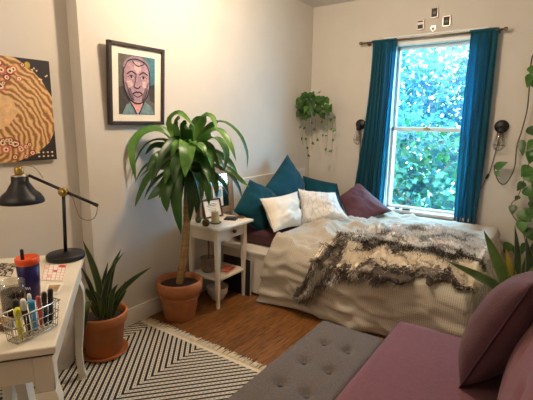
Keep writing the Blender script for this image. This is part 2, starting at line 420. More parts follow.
pc = dict(bg='#5b554c', hair='#8d7684', face='#a5838c', shade='#6d5560', light='#c3a3a2', teal='#3d6a76', pink='#d49a98', coat='#6d8688', line='#1c1618', dark='#3b362f')
pm = {k: mat('portrait_'+k, v, .7, var=.22, scale=40) for k, v in pc.items()}
def poly(pts, k, col): q.faces([P2(x, y, k) for x, y in pts], [tuple(range(len(pts)))], pm[col])
def ell(cx, cy, rx, ry_, n=22, a0=0, a1=2*pi): return [(cx+rx*cos(a0+(a1-a0)*i/n), cy+ry_*sin(a0+(a1-a0)*i/n)) for i in range(n)]
def stroke(pts, wd=.012, k=8, col='line'):
    S = spline([V((x, y, 0)) for x, y in pts], 14)
    for i in range(14):
        a, b2 = S[i], S[i+1]; d = (b2-a).normalized(); e = V((-d.y, d.x, 0))*wd
        q.faces([P2(*(a+e).xy, k), P2(*(a-e).xy, k), P2(*(b2-e).xy, k), P2(*(b2+e).xy, k)], [(0, 1, 2, 3)], pm[col])
poly([(0, 0), (1, 0), (1, 1), (0, 1)], 0, 'bg'); poly([(0, .55), (.22, .5), (.3, .75), (.1, 1), (0, 1)], 1, 'dark'); poly([(.8, .5), (1, .45), (1, .8), (.85, .75)], 1, 'dark')
poly([(.7, 0), (1, 0), (1, .5), (.84, .55), (.78, .2)], 1, 'teal')
poly(ell(.48, .2, .36, .19), 2, 'hair')
poly([(.14, .22), (.2, .12), (.45, .08), (.72, .13), (.83, .26), (.83, .5), (.76, .68), (.6, .79), (.38, .79), (.22, .68), (.13, .48)], 3, 'face')
poly([(.16, .45), (.28, .5), (.4, .72), (.38, .79), (.22, .68)], 4, 'shade'); poly([(.82, .42), (.7, .55), (.62, .72), (.62, .78), (.76, .68)], 4, 'shade')
poly([(.42, .1), (.56, .1), (.6, .24), (.5, .3), (.4, .22)], 4, 'light'); poly([(.2, .44), (.34, .42), (.38, .5), (.26, .56)], 5, 'light'); poly([(.62, .42), (.76, .42), (.74, .53), (.64, .53)], 5, 'light')
poly([(.3, .78), (.66, .77), (.6, .9), (.5, 1), (.42, .9)], 3, 'pink'); poly([(.08, 1), (.2, .83), (.32, .8), (.42, .92), (.46, 1)], 4, 'coat'); poly([(.54, 1), (.6, .88), (.7, .78), (.88, .85), (.97, 1)], 4, 'coat')
for cx_ in (.33, .66): poly(ell(cx_, .36, .085, .03, 14), 6, 'light'); poly(ell(cx_, .36, .03, .026, 10), 7, 'line'); stroke([(cx_-.12, .32), (cx_, .27), (cx_+.12, .31)], .012); stroke([(cx_-.1, .37), (cx_, .335), (cx_+.1, .37)], .006)
stroke([(.46, .3), (.43, .45), (.4, .52), (.5, .55), (.58, .51)], .01); stroke([(.36, .65), (.46, .61), (.5, .625), (.54, .61), (.64, .645)], .012); stroke([(.38, .66), (.5, .7), (.63, .655)], .008)
stroke([(.13, .22), (.12, .45), (.22, .69), (.4, .8), (.6, .8), (.77, .68), (.84, .48), (.83, .25)], .013); stroke([(.14, .24), (.25, .1), (.5, .06), (.75, .13), (.84, .28)], .01); stroke([(.36, .1), (.5, .17), (.68, .13)], .009)
stroke([(.3, .8), (.4, .9), (.46, 1)], .014); stroke([(.68, .78), (.6, .9), (.54, 1)], .014); stroke([(.24, .58), (.3, .7), (.4, .76)], .008); stroke([(.78, .56), (.7, .7), (.62, .76)], .008)
link('painting', q, None, t)

# -------------------------------------------- unframed canvas in the alcove
X = AL+.016
tl = ax(49.5, 64.5, X); b3 = ax(55.3, 160, X)
y1 = (tl.y+b3.y)/2; zt, zb = 1.72, 1.172; y0 = y1-.50
t = thing('canvas_painting', 'unframed canvas with ochre swirls and red dots, hung above the desk lamp', 'painting', (AL+.01, (y0+y1)/2, zb))
q = MB(); q.box((X-.006, (y0+y1)/2, (zt+zb)/2), (.026, y1-y0, zt-zb), bev=.003); link('canvas', q, mat('canvas_edge_dark', '#2b2420', .8), t)
M_sw = mat('ochre_swirl_paint', '#b98a52', .7, var=0)
N, L, b = nodes(M_sw)
tc = N.new('ShaderNodeTexCoord'); wv = N.new('ShaderNodeTexWave'); wv.wave_type = 'RINGS'; wv.inputs['Scale'].default_value = 11; wv.inputs['Distortion'].default_value = 7; wv.inputs['Detail'].default_value = 3; wv.inputs['Detail Scale'].default_value = 1.3
mp = N.new('ShaderNodeMapping'); mp.inputs['Location'].default_value = (0, .12, -.1); L.new(tc.outputs['Object'], mp.inputs[0]); L.new(mp.outputs[0], wv.inputs[0])
rp = N.new('ShaderNodeValToRGB'); E = rp.color_ramp.elements
E[0].position = .1; E[0].color = srgb('#8a5a2e')+(1,); E[1].position = .9; E[1].color = srgb('#d9b27a')+(1,); e = E.new(.5); e.color = srgb('#bd8a50')+(1,)
L.new(wv.outputs['Fac'], rp.inputs[0]); L.new(rp.outputs[0], b.inputs['Base Color'])
q = MB(); CW, CH = y1-y0, zt-zb
def C2(x, y, k): return V((X+.0075+.0004*k, y0+x*CW, zt-y*CH))
q.faces([C2(0, 0, 0), C2(1, 0, 0), C2(1, 1, 0), C2(0, 1, 0)], [(0, 1, 2, 3)], M_sw)
cm = {k: mat('canvas_'+k, v, .7, var=.15, scale=40) for k, v in dict(black='#221c1c', red='#8e2f2c', cream='#e8cfa0', rose='#c06a5a', gold='#c0a23c', tan='#d8ac78').items()}
def cp(pts, k, col): q.faces([C2(x, y, k) for x, y in pts], [tuple(range(len(pts)))], cm[col])
cp([(.62, 0), (1, 0), (1, .36), (.9, .2), (.78, .08)], 1, 'black'); cp([(.55, 1), (.78, .93), (.93, .82), (1, .7), (1, 1)], 1, 'black')
cp([(.3, .4), (.45, .34), (.58, .4), (.62, .52), (.52, .64), (.38, .7), (.26, .6)], 1, 'tan')
RR = random.Random(4)
for k in range(30):
    x, y = (RR.uniform(.4, .74), RR.uniform(.04, .3)) if k < 15 else (RR.uniform(.42, .74), RR.uniform(.78, .96))
    r = RR.uniform(.022, .045)
    cp(ell(x, y, r*CH/CW*1.15, r, 16), 2+k*.1, RR.choice(['red', 'rose', 'red'])); cp(ell(x, y, r*.72, r*.62, 14), 5+k*.1, 'cream'); cp(ell(x, y, r*.3, r*.28, 10), 8+k*.1, RR.choice(['red', 'black']))
cp(ell(.76, .06, .03, .03, 14), 3, 'gold')
for x in (.8, .85, .9, .95):
    for y in (.93, .97): cp(ell(x, y-.01, .012, .009, 8), 3, 'cream')
for k in range(8): cp(ell(RR.uniform(.8, .97), RR.uniform(.04, .2), .01, .008, 8), 3, 'cream')
link('paint_layer', q, None, t)

# ------------------------------------------------- ceiling lamp (out of view)
LC = V((.95, -2.05, 2.38))
t = thing('ceiling_lamp', 'small ceiling lamp with a brass canopy hanging in the middle of the room', 'ceiling lamp', (LC.x, LC.y, ZC))
q = MB(); q.lathe((LC.x, LC.y, ZC-.03), [(.02, 0), (.06, .012), (.065, .0295)], n=24); link('canopy', q, mat('brass', '#a58a4c', .35, 1), t)
q = MB(); q.tube([(LC.x, LC.y, ZC-.02), (LC.x, LC.y, LC.z+.11)], .004); q.lathe((LC.x, LC.y, LC.z+.07), [(.02, 0), (.02, .05), (.008, .06)], n=16); link('stem', q, M_black, t)
# ==================================================================== desk
M_desk = mat('cream_white_desk_paint', '#d9d0bd', .4, var=.03)
DZ = .72
D_FR = V((1.121, -3.558, 0)); D_BR = V((.338, -2.976, 0))
du = (D_BR-D_FR).normalized()                    # front to back along the right edge
dv = V((-du.y*1, du.x, 0)); dv = dv if dv.y < 0 else -dv   # from right to left along the front
DW = .56; DL = (D_BR-D_FR).length
def dk(a, b, z=0): return D_FR+du*a+dv*b+V((0, 0, z))     # a: back, b: left
AX = (du, dv, V((0, 0, 1)))
t = thing('desk', 'cream white desk with curved legs and a glossy top under the black desk lamp', 'desk', dk(DL/2, DW/2))
q = MB(); q.box(dk(DL/2, DW/2, DZ-.014), (DL, DW, .026), axes=AX, bev=.005); link('tabletop', q, M_desk, t)
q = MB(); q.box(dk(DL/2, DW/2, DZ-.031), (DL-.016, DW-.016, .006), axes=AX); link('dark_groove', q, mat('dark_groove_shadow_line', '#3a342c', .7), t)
q = MB(); ah = .085; z0 = DZ-.036-ah/2
q.box(dk(.03, DW/2, z0), (.018, DW-.09, ah), axes=AX); q.box(dk(DL-.03, DW/2, z0), (.018, DW-.09, ah), axes=AX)
q.box(dk(DL/2, .03, z0), (DL-.09, .018, ah), axes=AX); q.box(dk(DL/2, DW-.03, z0), (DL-.09, .018, ah), axes=AX); link('apron', q, M_desk, t)
def cab(a, b, sa, sb):
    """cabriole leg: square block, then knee out, ankle in, foot out"""
    q = MB(); p = dk(a, b)
    q.box(p+V((0, 0, DZ-.034-.062)), (.058, .058, .124), axes=AX, bev=.003)
    o = (du*sa+dv*sb).normalized()
    prof = [(DZ-.158, .0, .030), (DZ-.2, .014, .031), (DZ-.28, .02, .027), (DZ-.42, .008, .021), (DZ-.56, -.006, .017), (DZ-.66, .0, .016), (DZ-.70, .012, .019), (.0, .006, .02)]
    rings = []
    for z, off, h in prof:
        c = p+o*off+V((0, 0, z)); rings.append([q.bm.verts.new(c+du*x*h+dv*y*h) for x, y in ((-1, -1), (1, -1), (1, 1), (-1, 1))])
    for r1, r2 in zip(rings, rings[1:]):
        for k in range(4): q.bm.faces.new((r1[k], r1[(k+1) % 4], r2[(k+1) % 4], r2[k])).smooth = False
    q.bm.faces.new(rings[0]); q.bm.faces.new(rings[-1][::-1])
    o2 = link('leg', q, M_desk, t)
    bv = o2.modifiers.new('soft', 'BEVEL'); bv.width = .006; bv.segments = 2; bv.limit_method = 'ANGLE'
cab(.04, .04, -1, -1); cab(DL-.02, .06, 1, -1); cab(.04, DW-.04, -1, 1); cab(DL-.04, DW-.04, 1, 1)

# ------------------------------------------------------------- desk lamp
b = V((.36, -3.092, DZ)); M_br = mat('brass', '#a58a4c', .35, 1)
t = thing('desk_lamp', 'black desk lamp with a bell shade and long tilted arm standing on the desk corner', 'desk lamp', b)
q = MB(); q.lathe(b, [(.088, 0.001), (.09, .006), (.09, .02), (.086, .026), (.03, .029), (.012, .036)], n=40); link('base', q, M_black, t)
pt = ap(63.4, 192, b)
q = MB(); q.tube([b+V((0, 0, .03)), pt], .0085, n=12); link('pole', q, M_black, t)
a0 = ap(29, 175.5, b); a1 = ap(96.5, 205, b)
q = MB(); q.tube([a0, a1], .0075, n=12); q.lathe(a1, [(.009, -.012), (.009, .006), (.004, .009)], axis=(a1-a0).normalized(), n=12); link('arm', q, M_black, t)
q = MB(); q.lathe(pt-HF*.014, [(.02, 0), (.022, .005), (.022, .023), (.02, .028)], axis=HF, n=20); q.lathe(pt-HF*.03, [(.006, 0), (.012, .003), (.012, .016)], axis=HF, n=14); link('joint', q, M_br, t)
sc = ap(20.5, 186, b); sb = ap(20.5, 202.5, b).z; stz = ap(20.5, 176, b).z
q = MB(); H_ = stz-sb
q.lathe((sc.x, sc.y, sb), [(.097, 0), (.099, .004), (.096, .018), (.083, .04), (.062, .058), (.046, H_*.66), (.038, H_*.76), (.036, H_)], n=40, cap=False); link('shade', q, M_black, t, solid=.002)
q = MB(); q.lathe((sc.x, sc.y, stz-.006), [(.035, 0), (.037, .006), (.03, .01), (.022, .012)], n=24); q.tube([V((sc.x, sc.y, stz+.004)), a0], .008, n=10); link('shade_collar', q, mat('pale_metal_collar', '#b8b2a6', .35, .8), t)
q = MB(); q.lathe((sc.x, sc.y, stz), [(.018, 0), (.02, .01), (.02, .035), (.014, .045), (.002, .048)], n=20); link('lamp_holder', q, M_br, t)
q = MB(); q.lathe((sc.x, sc.y, sb+.03), [(.002, -.02), (.02, -.01), (.026, .012), (.016, .04), (.012, .06)], n=16); link('bulb', q, mat('unlit_frosted_bulb', '#d8d4cc', .4, var=0), t)
M_cord = mat('tan_fabric_cord', '#8a7550', .8)
tp = V((sc.x, sc.y, stz+.045))
q = MB(); q.tube(spline([tp, ap(25, 165, b), ap(35, 168, b), ap(43, 178, b)], 16), .0022, n=6); link('cord', q, M_cord, t)
q = MB(); q.tube(spline([pt, ap(72, 197, b), ap(76, 208, b), ap(80, 217, b), ap(88, 220.5, b), ap(95, 217, b), ap(97.5, 208, b), a1], 28), .0022, n=6); link('cord', q, M_cord, t)

# ------------------------------------------------------- things on the desk
M_navy = mat('navy_plastic', '#20184f', .25, var=.06, spec=.25); M_or = mat('orange_plastic', '#d24a16', .35, var=.08)
p = az(31, 298, DZ); p.z = DZ
t = thing('tumbler', 'dark blue tumbler with an orange lid and a black straw on the desk', 'tumbler', p)
q = MB(); q.lathe(p, [(.031, .0005), (.034, .004), (.0375, .08), (.040, .15)], n=36); link('cup', q, M_navy, t)
q = MB(); q.lathe(p, [(.0405, .140), (.042, .145), (.042, .163), (.038, .167), (.036, .160), (.001, .158)], n=36, cap=False); link('lid', q, M_or, t)
q = MB(); q.lathe(p+HF*-.012+HR*-.01, [(.0065, .15), (.0065, .195), (.004, .2)], n=14); link('straw', q, M_black, t)
q = MB(); q.tube(spline([p-HF*.0375+HR*.004+V((0, 0, .055))+HR*(.0025*k)+V((0, 0, .005*sin(k*2.1))) for k in range(9)], 32), .0008, n=4); link('script_mark', q, M_white, t)
M_smoke = bpy.data.materials.new('clear_drinking_glass'); M_smoke.use_nodes = True; glassy(M_smoke, (.8, .78, .74), .1)
p = V((.829, -3.545, DZ)); p = az(15.5, 319, DZ); p.z = DZ
t = thing('drinking_glass', 'clear drinking glass half full of a dark drink behind the pen basket', 'glass', p)
q = MB(); q.lathe(p, [(.034, .0005), (.036, .01), (.039, .1), (.040, .138), (.038, .138), (.037, .1), (.033, .012), (.001, .01)], n=32, cap=False); link('glass', q, M_smoke, t)
q = MB(); q.lathe(p, [(.032, .013), (.0362, .095), (.0366, .104), (.001, .104)], n=28); link('dark_drink', q, mat('dark_cola', '#17100e', .1, var=0), t)
# wire basket
p0 = az(17.5, 345.5, DZ); p0.z = DZ+.004; e = V((-.16, .987, 0)); g = V((-.987, -.16, 0)); BW, BD, BH = .138, .046, .088
M_wire = mat('chrome_wire', '#c9c5bd', .25, 1, var=0)
def bk(a, d, z): return p0+e*a+g*d+V((0, 0, z))
t = thing('pen_basket', 'chrome wire desk basket full of pens near the front corner of the desk', 'basket', bk(BW/2, BD/2, -.004))
q = MB()
def rim(z, ex, r): q.tube([bk(-ex, -ex, z), bk(BW/2, -ex*1.6, z), bk(BW+ex, -ex, z), bk(BW+ex, BD+ex, z), bk(-ex, BD+ex, z)], r, n=6, closed=True)
for z, ex, r in ((0, 0, .0022), (.026, .003, .0016), (.052, .006, .0016), (BH, .01, .0026)): rim(z, ex, r)
link('rims', q, M_wire, t)
q = MB()
for k in range(9):
    a = BW*k/8
    for d in (0, BD): q.tube([bk(a, d, 0), bk(a+(a/BW-.5)*.015, d+(-.008 if d == 0 else .008), BH)], .0013, n=5)
    q.tube([bk(a, 0, 0), bk(a, BD, 0)], .0013, n=5)
for k in range(1, 5):
    for a in (0, BW): q.tube([bk(a, BD*k/5, 0), bk(a+(-.008 if a == 0 else .008), BD*k/5, BH)], .0013, n=5)
for s in (-.006, BW+.006):
    sg = -1 if s < 0 else 1
    for z in (.03, .06): q.tube(spline([bk(s, .02, z), bk(s+sg*.014, .03, z+.01), bk(s+sg*.014, .045, z+.01), bk(s, .055, z)], 10), .0018, n=5)
link('wires', q, M_wire, t)
def pen(kind, a, d, ta, td, L_, col, r, label, cap=None):
    a *= .87; ta *= .87; d *= .7; td *= .7; L_ *= .76; b0 = bk(a, d, .004); tip = bk(ta, td, L_); ax_ = (tip-b0).normalized(); ln = (tip-b0).length
    t = thing(kind, label, 'pen', b0, 'pens in the wire basket')
    q = MB(); q.lathe(b0, [(r*.5, 0), (r, .012), (r, ln*.7)], axis=ax_, n=14); link('barrel', q, mat('pen_'+col[1:], col, .35, var=.04), t)
    cc = cap or col
    q = MB(); q.lathe(b0, [(r*1.08, ln*.7), (r*1.08, ln*.96), (r*.7, ln)], axis=ax_, n=14); sd = ax_.cross(HF).normalized()
    q.box(b0+ax_*ln*.84-HF*(r+.0025), (.004, .003, ln*.22), axes=(sd, HF, ax_)); link('cap', q, mat('pen_'+cc[1:], cc, .35, var=.04), t)
pen('highlighter', .025, .015, .012, .0, .15, '#c9c322', .0085, 'yellow highlighter leaning at the left end of the wire pen basket')
pen('marker', .045, .05, .03, .045, .17, '#1c1b20', .008, 'black marker behind the yellow highlighter')
pen('marker', .062, .03, .05, .03, .165, '#14131a', .0075, 'black marker with a white cap in the wire basket', '#d9d8d4')
pen('marker', .085, .03, .075, .02, .15, '#2f8fc4', .009, 'light blue marker in the middle of the wire basket')
pen('pen', .1, .055, .09, .06, .165, '#d8d4d0', .0055, 'white ballpoint pen right behind the light blue marker')
pen('pen', .115, .035, .108, .03, .152, '#b8473c', .006, 'red pen right of the light blue marker')
pen('marker', .13, .03, .133, .03, .16, '#31282c', .0075, 'dark brown marker second from the right end of the basket')
pen('marker', .147, .03, .158, .025, .165, '#15141a', .0078, 'black marker at the right end of the wire basket')
# tape roll
p = az(3.5, 328, DZ); p.z = DZ
t = thing('tape_roll', 'small brown tape roll with a yellow core at the left edge of the desk', 'tape', p)
q = MB(); q.lathe(p, [(.018, .0005), (.032, .0005), (.034, .004), (.034, .022), (.032, .026), (.018, .026)], n=32, cap=False); link('tape', q, mat('brown_tape', '#5c3d24', .35), t)
q = MB(); q.lathe(p, [(.018, .001), (.018, .0255), (.014, .0255), (.014, .001)], n=28, cap=False); link('core', q, mat('yellow_card', '#b08a2c', .7), t)
# papers
def paper(name, corners, z, base, label, marks=(), cat='paper'):
    P = [az(x, y, DZ) for x, y in corners]
    for k in P: k.z = z
    c = sum(P, V())/4
    t = thing(name, label, cat, V((c.x, c.y, z)))
    q = MB(); up = V((0, 0, .0012)); q.faces(P+[k+up for k in P], [(3, 2, 1, 0), (4, 5, 6, 7), (0, 1, 5, 4), (1, 2, 6, 5), (2, 3, 7, 6), (3, 0, 4, 7)], base); link('sheet', q, None, t)
    if marks:
        q = MB()
        for (u0, v0, u1, v1, m) in marks:
            f = lambda u, v: P[0].lerp(P[1], u).lerp(P[3].lerp(P[2], u), v)+V((0, 0, .0016))
            q.faces([f(u0, v0), f(u1, v0), f(u1, v1), f(u0, v1)], [(0, 1, 2, 3)], m)
        link('print', q, None, t)
M_pap = mat('white_paper', '#e8e0d2', .7, var=.02); M_red = mat('red_ink', '#c0362c', .7, var=.1); M_ink = mat('black_ink', '#2a2622', .7); M_tan = mat('tan_photo_print', '#a8895f', .6, var=.4, scale=30); M_pink = mat('pale_pink_print', '#dfa596', .7)
gridm = [(0.02, v, .98, v+.012, M_red) for v in (.03, .2, .36, .52, .68, .84, .96)]+[(u, .03, u+.018, .97, M_red) for u in (.02, .22, .42, .62, .8, .96)]+[(.66, .05, .94, .2, M_red), (.45, .4, .62, .5, M_red), (.24, .7, .4, .82, M_pink), (.05, .22, .2, .34, M_pink)]
paper('printed_sheet', [(44.5, 264), (67.5, 265), (62.5, 281.5), (41.5, 280.5)], DZ+.001, M_pap, 'white sheet printed with a red grid lying before the lamp base', gridm)
paper('photo_card', [(47.5, 284), (63.5, 283.5), (57.5, 294.5), (44, 294)], DZ+.001, M_pap, 'small white card with a tan photo right of the tumbler', [(.15, .15, .88, .82, M_tan)], 'card')
M_pat = mat('black_and_white_scrawl', '#8a8276', .7, var=0)
N, L, bb = nodes(M_pat); tc = N.new('ShaderNodeTexCoord'); vo = N.new('ShaderNodeTexVoronoi'); vo.feature = 'DISTANCE_TO_EDGE'; vo.inputs['Scale'].default_value = 45; rp = N.new('ShaderNodeValToRGB'); rp.color_ramp.interpolation = 'CONSTANT'
rp.color_ramp.elements[0].color = srgb('#241f1c')+(1,); rp.color_ramp.elements[1].position = .13; rp.color_ramp.elements[1].color = srgb('#cdbfa8')+(1,)
L.new(tc.outputs['Object'], vo.inputs['Vector']); L.new(vo.outputs['Distance'], rp.inputs[0]); L.new(rp.outputs[0], bb.inputs['Base Color'])
paper('patterned_notebook', [(1, 263.5), (17, 264), (11, 277), (-6, 276)], DZ+.001, M_pat, 'notebook with a black and white scrawled cover left of the tumbler', (), 'notebook')
paper('grey_card', [(-4, 309), (8, 309), (4, 317), (-8, 317)], DZ+.001, mat('grey_card_stock', '#a59a88', .8), 'plain grey card at the left edge of the desk behind the tape roll', (), 'card')
# bin under the desk
p = az(55.5, 365, 0); p.z = .006
t = thing('waste_bin', 'white round waste bin under the desk beside the curved leg', 'bin', p)
q = MB(); q.lathe(p, [(.001, .0), (.095, .0), (.105, .01), (.118, .16), (.128, .35), (.131, .36), (.126, .36), (.112, .16), (.09, .018), (.001, .016)], n=40, cap=False); link('body', q, mat('white_plastic_bin', '#d4ccc0', .4), t)
q = MB(); q.tube([p+V((cos(a)*.129, sin(a)*.129, .36)) for a in [2*pi*k/40 for k in range(40)]], .005, n=8, closed=True); link('rim', q, mat('white_plastic_bin', '#d4ccc0', .4), t)
# stool under the desk: two splayed legs showing
s0 = az(14, 350, .45); s0.z = 0; SA = (HR, HF, V((0, 0, 1))); M_st = mat('white_stool_paint', '#d6cfc0', .45, var=.03)
t = thing('stool', 'white stool with splayed legs pushed under the desk', 'stool', s0)
q = MB(); q.box(s0+V((0, 0, .465)), (.19, .24, .03), axes=SA, bev=.008); link('seat', q, M_st, t)
q = MB()
for a in (-1, 1): q.box(s0+HR*a*.06+V((0, 0, .425)), (.018, .16, .05), axes=SA); q.box(s0+HF*a*.085+V((0, 0, .425)), (.11, .018, .05), axes=SA)
link('apron', q, M_st, t)
for a in (-1, 1):
    for c_ in (-1, 1):
        q = MB(); tp_ = s0+HR*a*.06+HF*c_*.07+V((0, 0, .45)); bt = s0+HR*a*.115+HF*c_*.085
        rr = []
        for P_, h in ((tp_, .024), (tp_.lerp(bt, .5), .021), (bt, .015)): rr.append([q.bm.verts.new(P_+HR*x*h+HF*y*h) for x, y in ((-1, -1), (1, -1), (1, 1), (-1, 1))])
        for r1, r2 in zip(rr, rr[1:]):
            for k in range(4): q.bm.faces.new((r1[k], r1[(k+1) % 4], r2[(k+1) % 4], r2[k]))
        q.bm.faces.new(rr[0]); q.bm.faces.new(rr[-1][::-1]); link('leg', q, M_st, t)
# ================================================================== plants
M_terra = mat('terracotta', '#a8683e', .75, var=.14, scale=14, bump=.08)
M_terra2 = mat('orange_terracotta', '#a65f2c', .7, var=.12, scale=14, bump=.06)
M_soil = mat('dark_soil', '#2b1e15', .95, var=.4, scale=70, bump=.5)
def leafmat(name, a, b_, trans=.2, rough=.38):
    m = mat(name, a, rough, var=0, trans=trans, tcol=b_)
    N, L, bs = nodes(m); tc = N.new('ShaderNodeTexCoord'); n = N.new('ShaderNodeTexNoise'); n.inputs['Scale'].default_value = 9; n.inputs['Detail'].default_value = 5
    r = N.new('ShaderNodeValToRGB'); r.color_ramp.elements[0].position = .32; r.color_ramp.elements[1].position = .68
    r.color_ramp.elements[0].color = srgb(a)+(1,); r.color_ramp.elements[1].color = srgb(b_)+(1,)
    L.new(tc.outputs['Object'], n.inputs['Vector']); L.new(n.outputs['Fac'], r.inputs[0]); L.new(r.outputs[0], bs.inputs['Base Color']); return m
M_corn = leafmat('glossy_corn_plant_leaf', '#20441a', '#416c26')
M_corn2 = leafmat('lighter_corn_plant_leaf', '#33601f', '#638f3a')
M_corn3 = leafmat('dark_corn_plant_leaf', '#183012', '#2c501a')
M_pothos = leafmat('pothos_leaf', '#2c5a20', '#547f34', .25)
M_pothos2 = leafmat('dark_pothos_leaf', '#22401c', '#3f5f2a', .2)
M_stem = mat('green_stem', '#5a6a34', .6)

# --- corn plant in big terracotta pot
B = V((.187, -2.187, 0))
t = thing('corn_plant', 'tall corn plant with arching strap leaves in a large terracotta pot on the wooden floor', 'potted plant', B)
palm = t
q = MB(); q.lathe(B, [(.108, .001), (.112, .01), (.138, .19), (.140, .2), (.154, .202), (.161, .208), (.165, .235), (.164, .275), (.158, .283), (.147, .283), (.142, .27), (.128, .2)], n=48, cap=False)
q.lathe(B, [(.001, .001), (.108, .001)], n=48, cap=False); q.lathe(B, [(.1385, .16), (.144, .163), (.1445, .17), (.1395, .173)], n=48, cap=False); link('pot', q, M_terra, t)
q = MB(); q.lathe(B, [(.138, .245), (.08, .252), (.001, .255)], n=32, cap=False); link('soil', q, M_soil, t)
M_trunk = mat('ringed_cane_trunk', '#9a7a4c', .8, var=.3, scale=8, bump=.4, bscale=25, stretch=(1, 1, 6))
q = MB(); tr = spline([B+V((0, 0, .24)), ap(186, 240, B), ap(187, 200, B), ap(188, 165, B)], 26)
q.tube(tr, [.026-.004*k/26+.0016*(k % 2) for k in range(27)], n=14); link('trunk', q, M_trunk, t)
def PL(x, y, d=0):
    p = ap(x, y, B-HF*d)
    if p.x < .035: p = ax(x, y, .035+.02*random.random())
    return p
CRN = PL(188, 158)
def wl(f): return max(.03, min(1, .35+f*2.2)*(1-f**5))
hero = [  # photo-measured leaf midribs: points (x, y, towards viewer), width, tone
 ([(182, 152, 0), (170, 125, .04), (179, 113.5, .1), (194, 126, .16)], .050, 1),
 ([(183, 152, 0), (163, 131, .02), (143, 133, .06), (132, 150, .1), (136, 182, .12)], .062, 1),
 ([(183, 155, 0), (165, 141, .0), (149, 143, .03), (138, 158, .06), (131, 180, .08)], .05, 2),
 ([(184, 158, 0), (168, 156, .06), (157, 158, .14), (146, 172, .16)], .07, 0),
 ([(183, 160, 0), (165, 165, .03), (150, 177, .08), (141, 194, .1), (135, 207, .1)], .065, 0),
 ([(185, 164, 0), (172, 175, .1), (160, 190, .15), (147, 200, .16)], .07, 0),
 ([(187, 156, .02), (188, 143, .14), (187, 152, .26), (185, 177, .3)], .105, 1),
 ([(186, 155, .0), (180, 138, .06), (178, 122, .1), (180, 119, .16)], .075, 0),
 ([(188, 155, .0), (188, 140, .03), (186, 126, .07), (187, 124, .12)], .08, 2),
 ([(190, 155, 0), (196, 136, -.03), (204, 118, -.02), (212, 118, .05), (217, 130, .12)], .055, 1),
 ([(191, 154, 0), (206, 128, -.06), (222, 122, -.02), (238, 134, .04), (246, 152, .06), (247, 169, .06)], .05, 0),
 ([(191, 156, 0), (208, 135, .02), (219, 131, .08), (229, 144, .13), (236, 161, .14)], .055, 1),
 ([(191, 157, 0), (206, 140, .1), (217, 140, .18), (225, 153, .22), (224, 171, .22)], .078, 0),
 ([(189, 157, .03), (190, 145, .14), (200, 146, .22), (207, 157, .25)], .068, 1),
 ([(190, 160, .0), (199, 157, .1), (209, 166, .17), (214, 183, .18)], .075, 0),
 ([(190, 160, 0), (209, 161, -.02), (228, 170, .0), (240, 180, .02), (249, 187, .03)], .045, 1),
 ([(190, 162, 0), (212, 166, .04), (228, 174, .07), (237, 186, .08), (242, 198, .08)], .05, 2),
 ([(186, 164, 0), (178, 172, .12), (177, 200, .17), (181, 234, .14)], .085, 0),
 ([(185, 164, 0), (175, 170, .06), (166, 183, .1), (159, 199, .12)], .07, 0),
 ([(188, 166, 0), (193, 172, .1), (197, 192, .15), (196, 214, .14)], .07, 2),
 ([(187, 166, 0), (186, 172, .14), (190, 195, .2), (190, 222, .17)], .07, 2),
 ([(189, 164, 0), (203, 168, .06), (214, 182, .1), (217, 198, .1)], .055, 2),
 ([(184, 162, 0), (168, 167, -.02), (150, 170, -.01), (139, 178, .0)], .055, 2),
 ([(183, 155, 0), (170, 148, -.04), (155, 146, -.03), (145, 155, -.02)], .05, 2),
 ([(189, 154, 0), (200, 142, .04), (211, 148, .1), (214, 164, .12)], .06, 2),
 ([(187, 154, 0), (183, 142, .1), (176, 146, .18), (171, 160, .2)], .06, 1),
 ([(190, 158, 0), (205, 152, .0), (217, 158, .04), (226, 172, .05)], .055, 2),
 ([(185, 160, 0), (176, 160, .1), (169, 170, .16), (165, 184, .17)], .065, 1),
 ([(185, 172, 0), (170, 172, .06), (154, 184, .1), (144, 199, .1)], .06, 2),
 ([(186, 176, 0), (172, 178, .12), (166, 194, .18), (167, 212, .17)], .075, 0),
 ([(187, 178, 0), (181, 180, .1), (178, 200, .14), (177, 222, .13)], .07, 2),
 ([(188, 176, 0), (200, 176, .08), (208, 188, .12), (209, 205, .11)], .06, 0),
 ([(187, 172, 0), (193, 172, .14), (199, 184, .2), (201, 203, .2)], .07, 0),
 ([(184, 168, 0), (166, 162, .03), (147, 166, .06), (134, 184, .08)], .055, 0),
 ([(184, 166, 0), (170, 163, .1), (158, 170, .17), (152, 184, .2)], .065, 2),
 ([(190, 168, 0), (208, 172, .0), (222, 182, .02), (229, 196, .03)], .045, 2),
 ([(186, 152, 0), (192, 130, -.05), (199, 120, -.08), (206, 124, -.08)], .06, 2),
 ([(184, 154, 0), (172, 136, -.02), (160, 128, -.0), (150, 130, .02)], .05, 0),
 ([(190, 160, 0), (200, 150, .14), (208, 154, .22), (212, 168, .24)], .07, 1),
 ([(188, 160, .02), (182, 156, .18), (176, 166, .26), (174, 184, .28)], .075, 0),
]
RL = random.Random(5); mm = [M_corn, M_corn2, M_corn3]
def addleaf(pts, w, m):
    mid = pts[len(pts)//2]; o = V((mid.x-CRN.x, mid.y-CRN.y, 0)); o = o.normalized() if o.length > .01 else -HF
    q = MB(); q.leaf(pts, w, m, N=(-HF*.55+V((0, 0, .6))+o*.45+V((RL.uniform(-.6, .6), RL.uniform(-.6, .6), RL.uniform(-.3, .3)))).normalized(), n=14, fold=.42, wp=wl)
    for v in q.bm.verts: v.co.x = max(v.co.x, .012)
    link('leaf', q, None, palm)
for pts, w, tn in hero: addleaf([PL(*p) for p in pts], w*1.06, mm[tn])
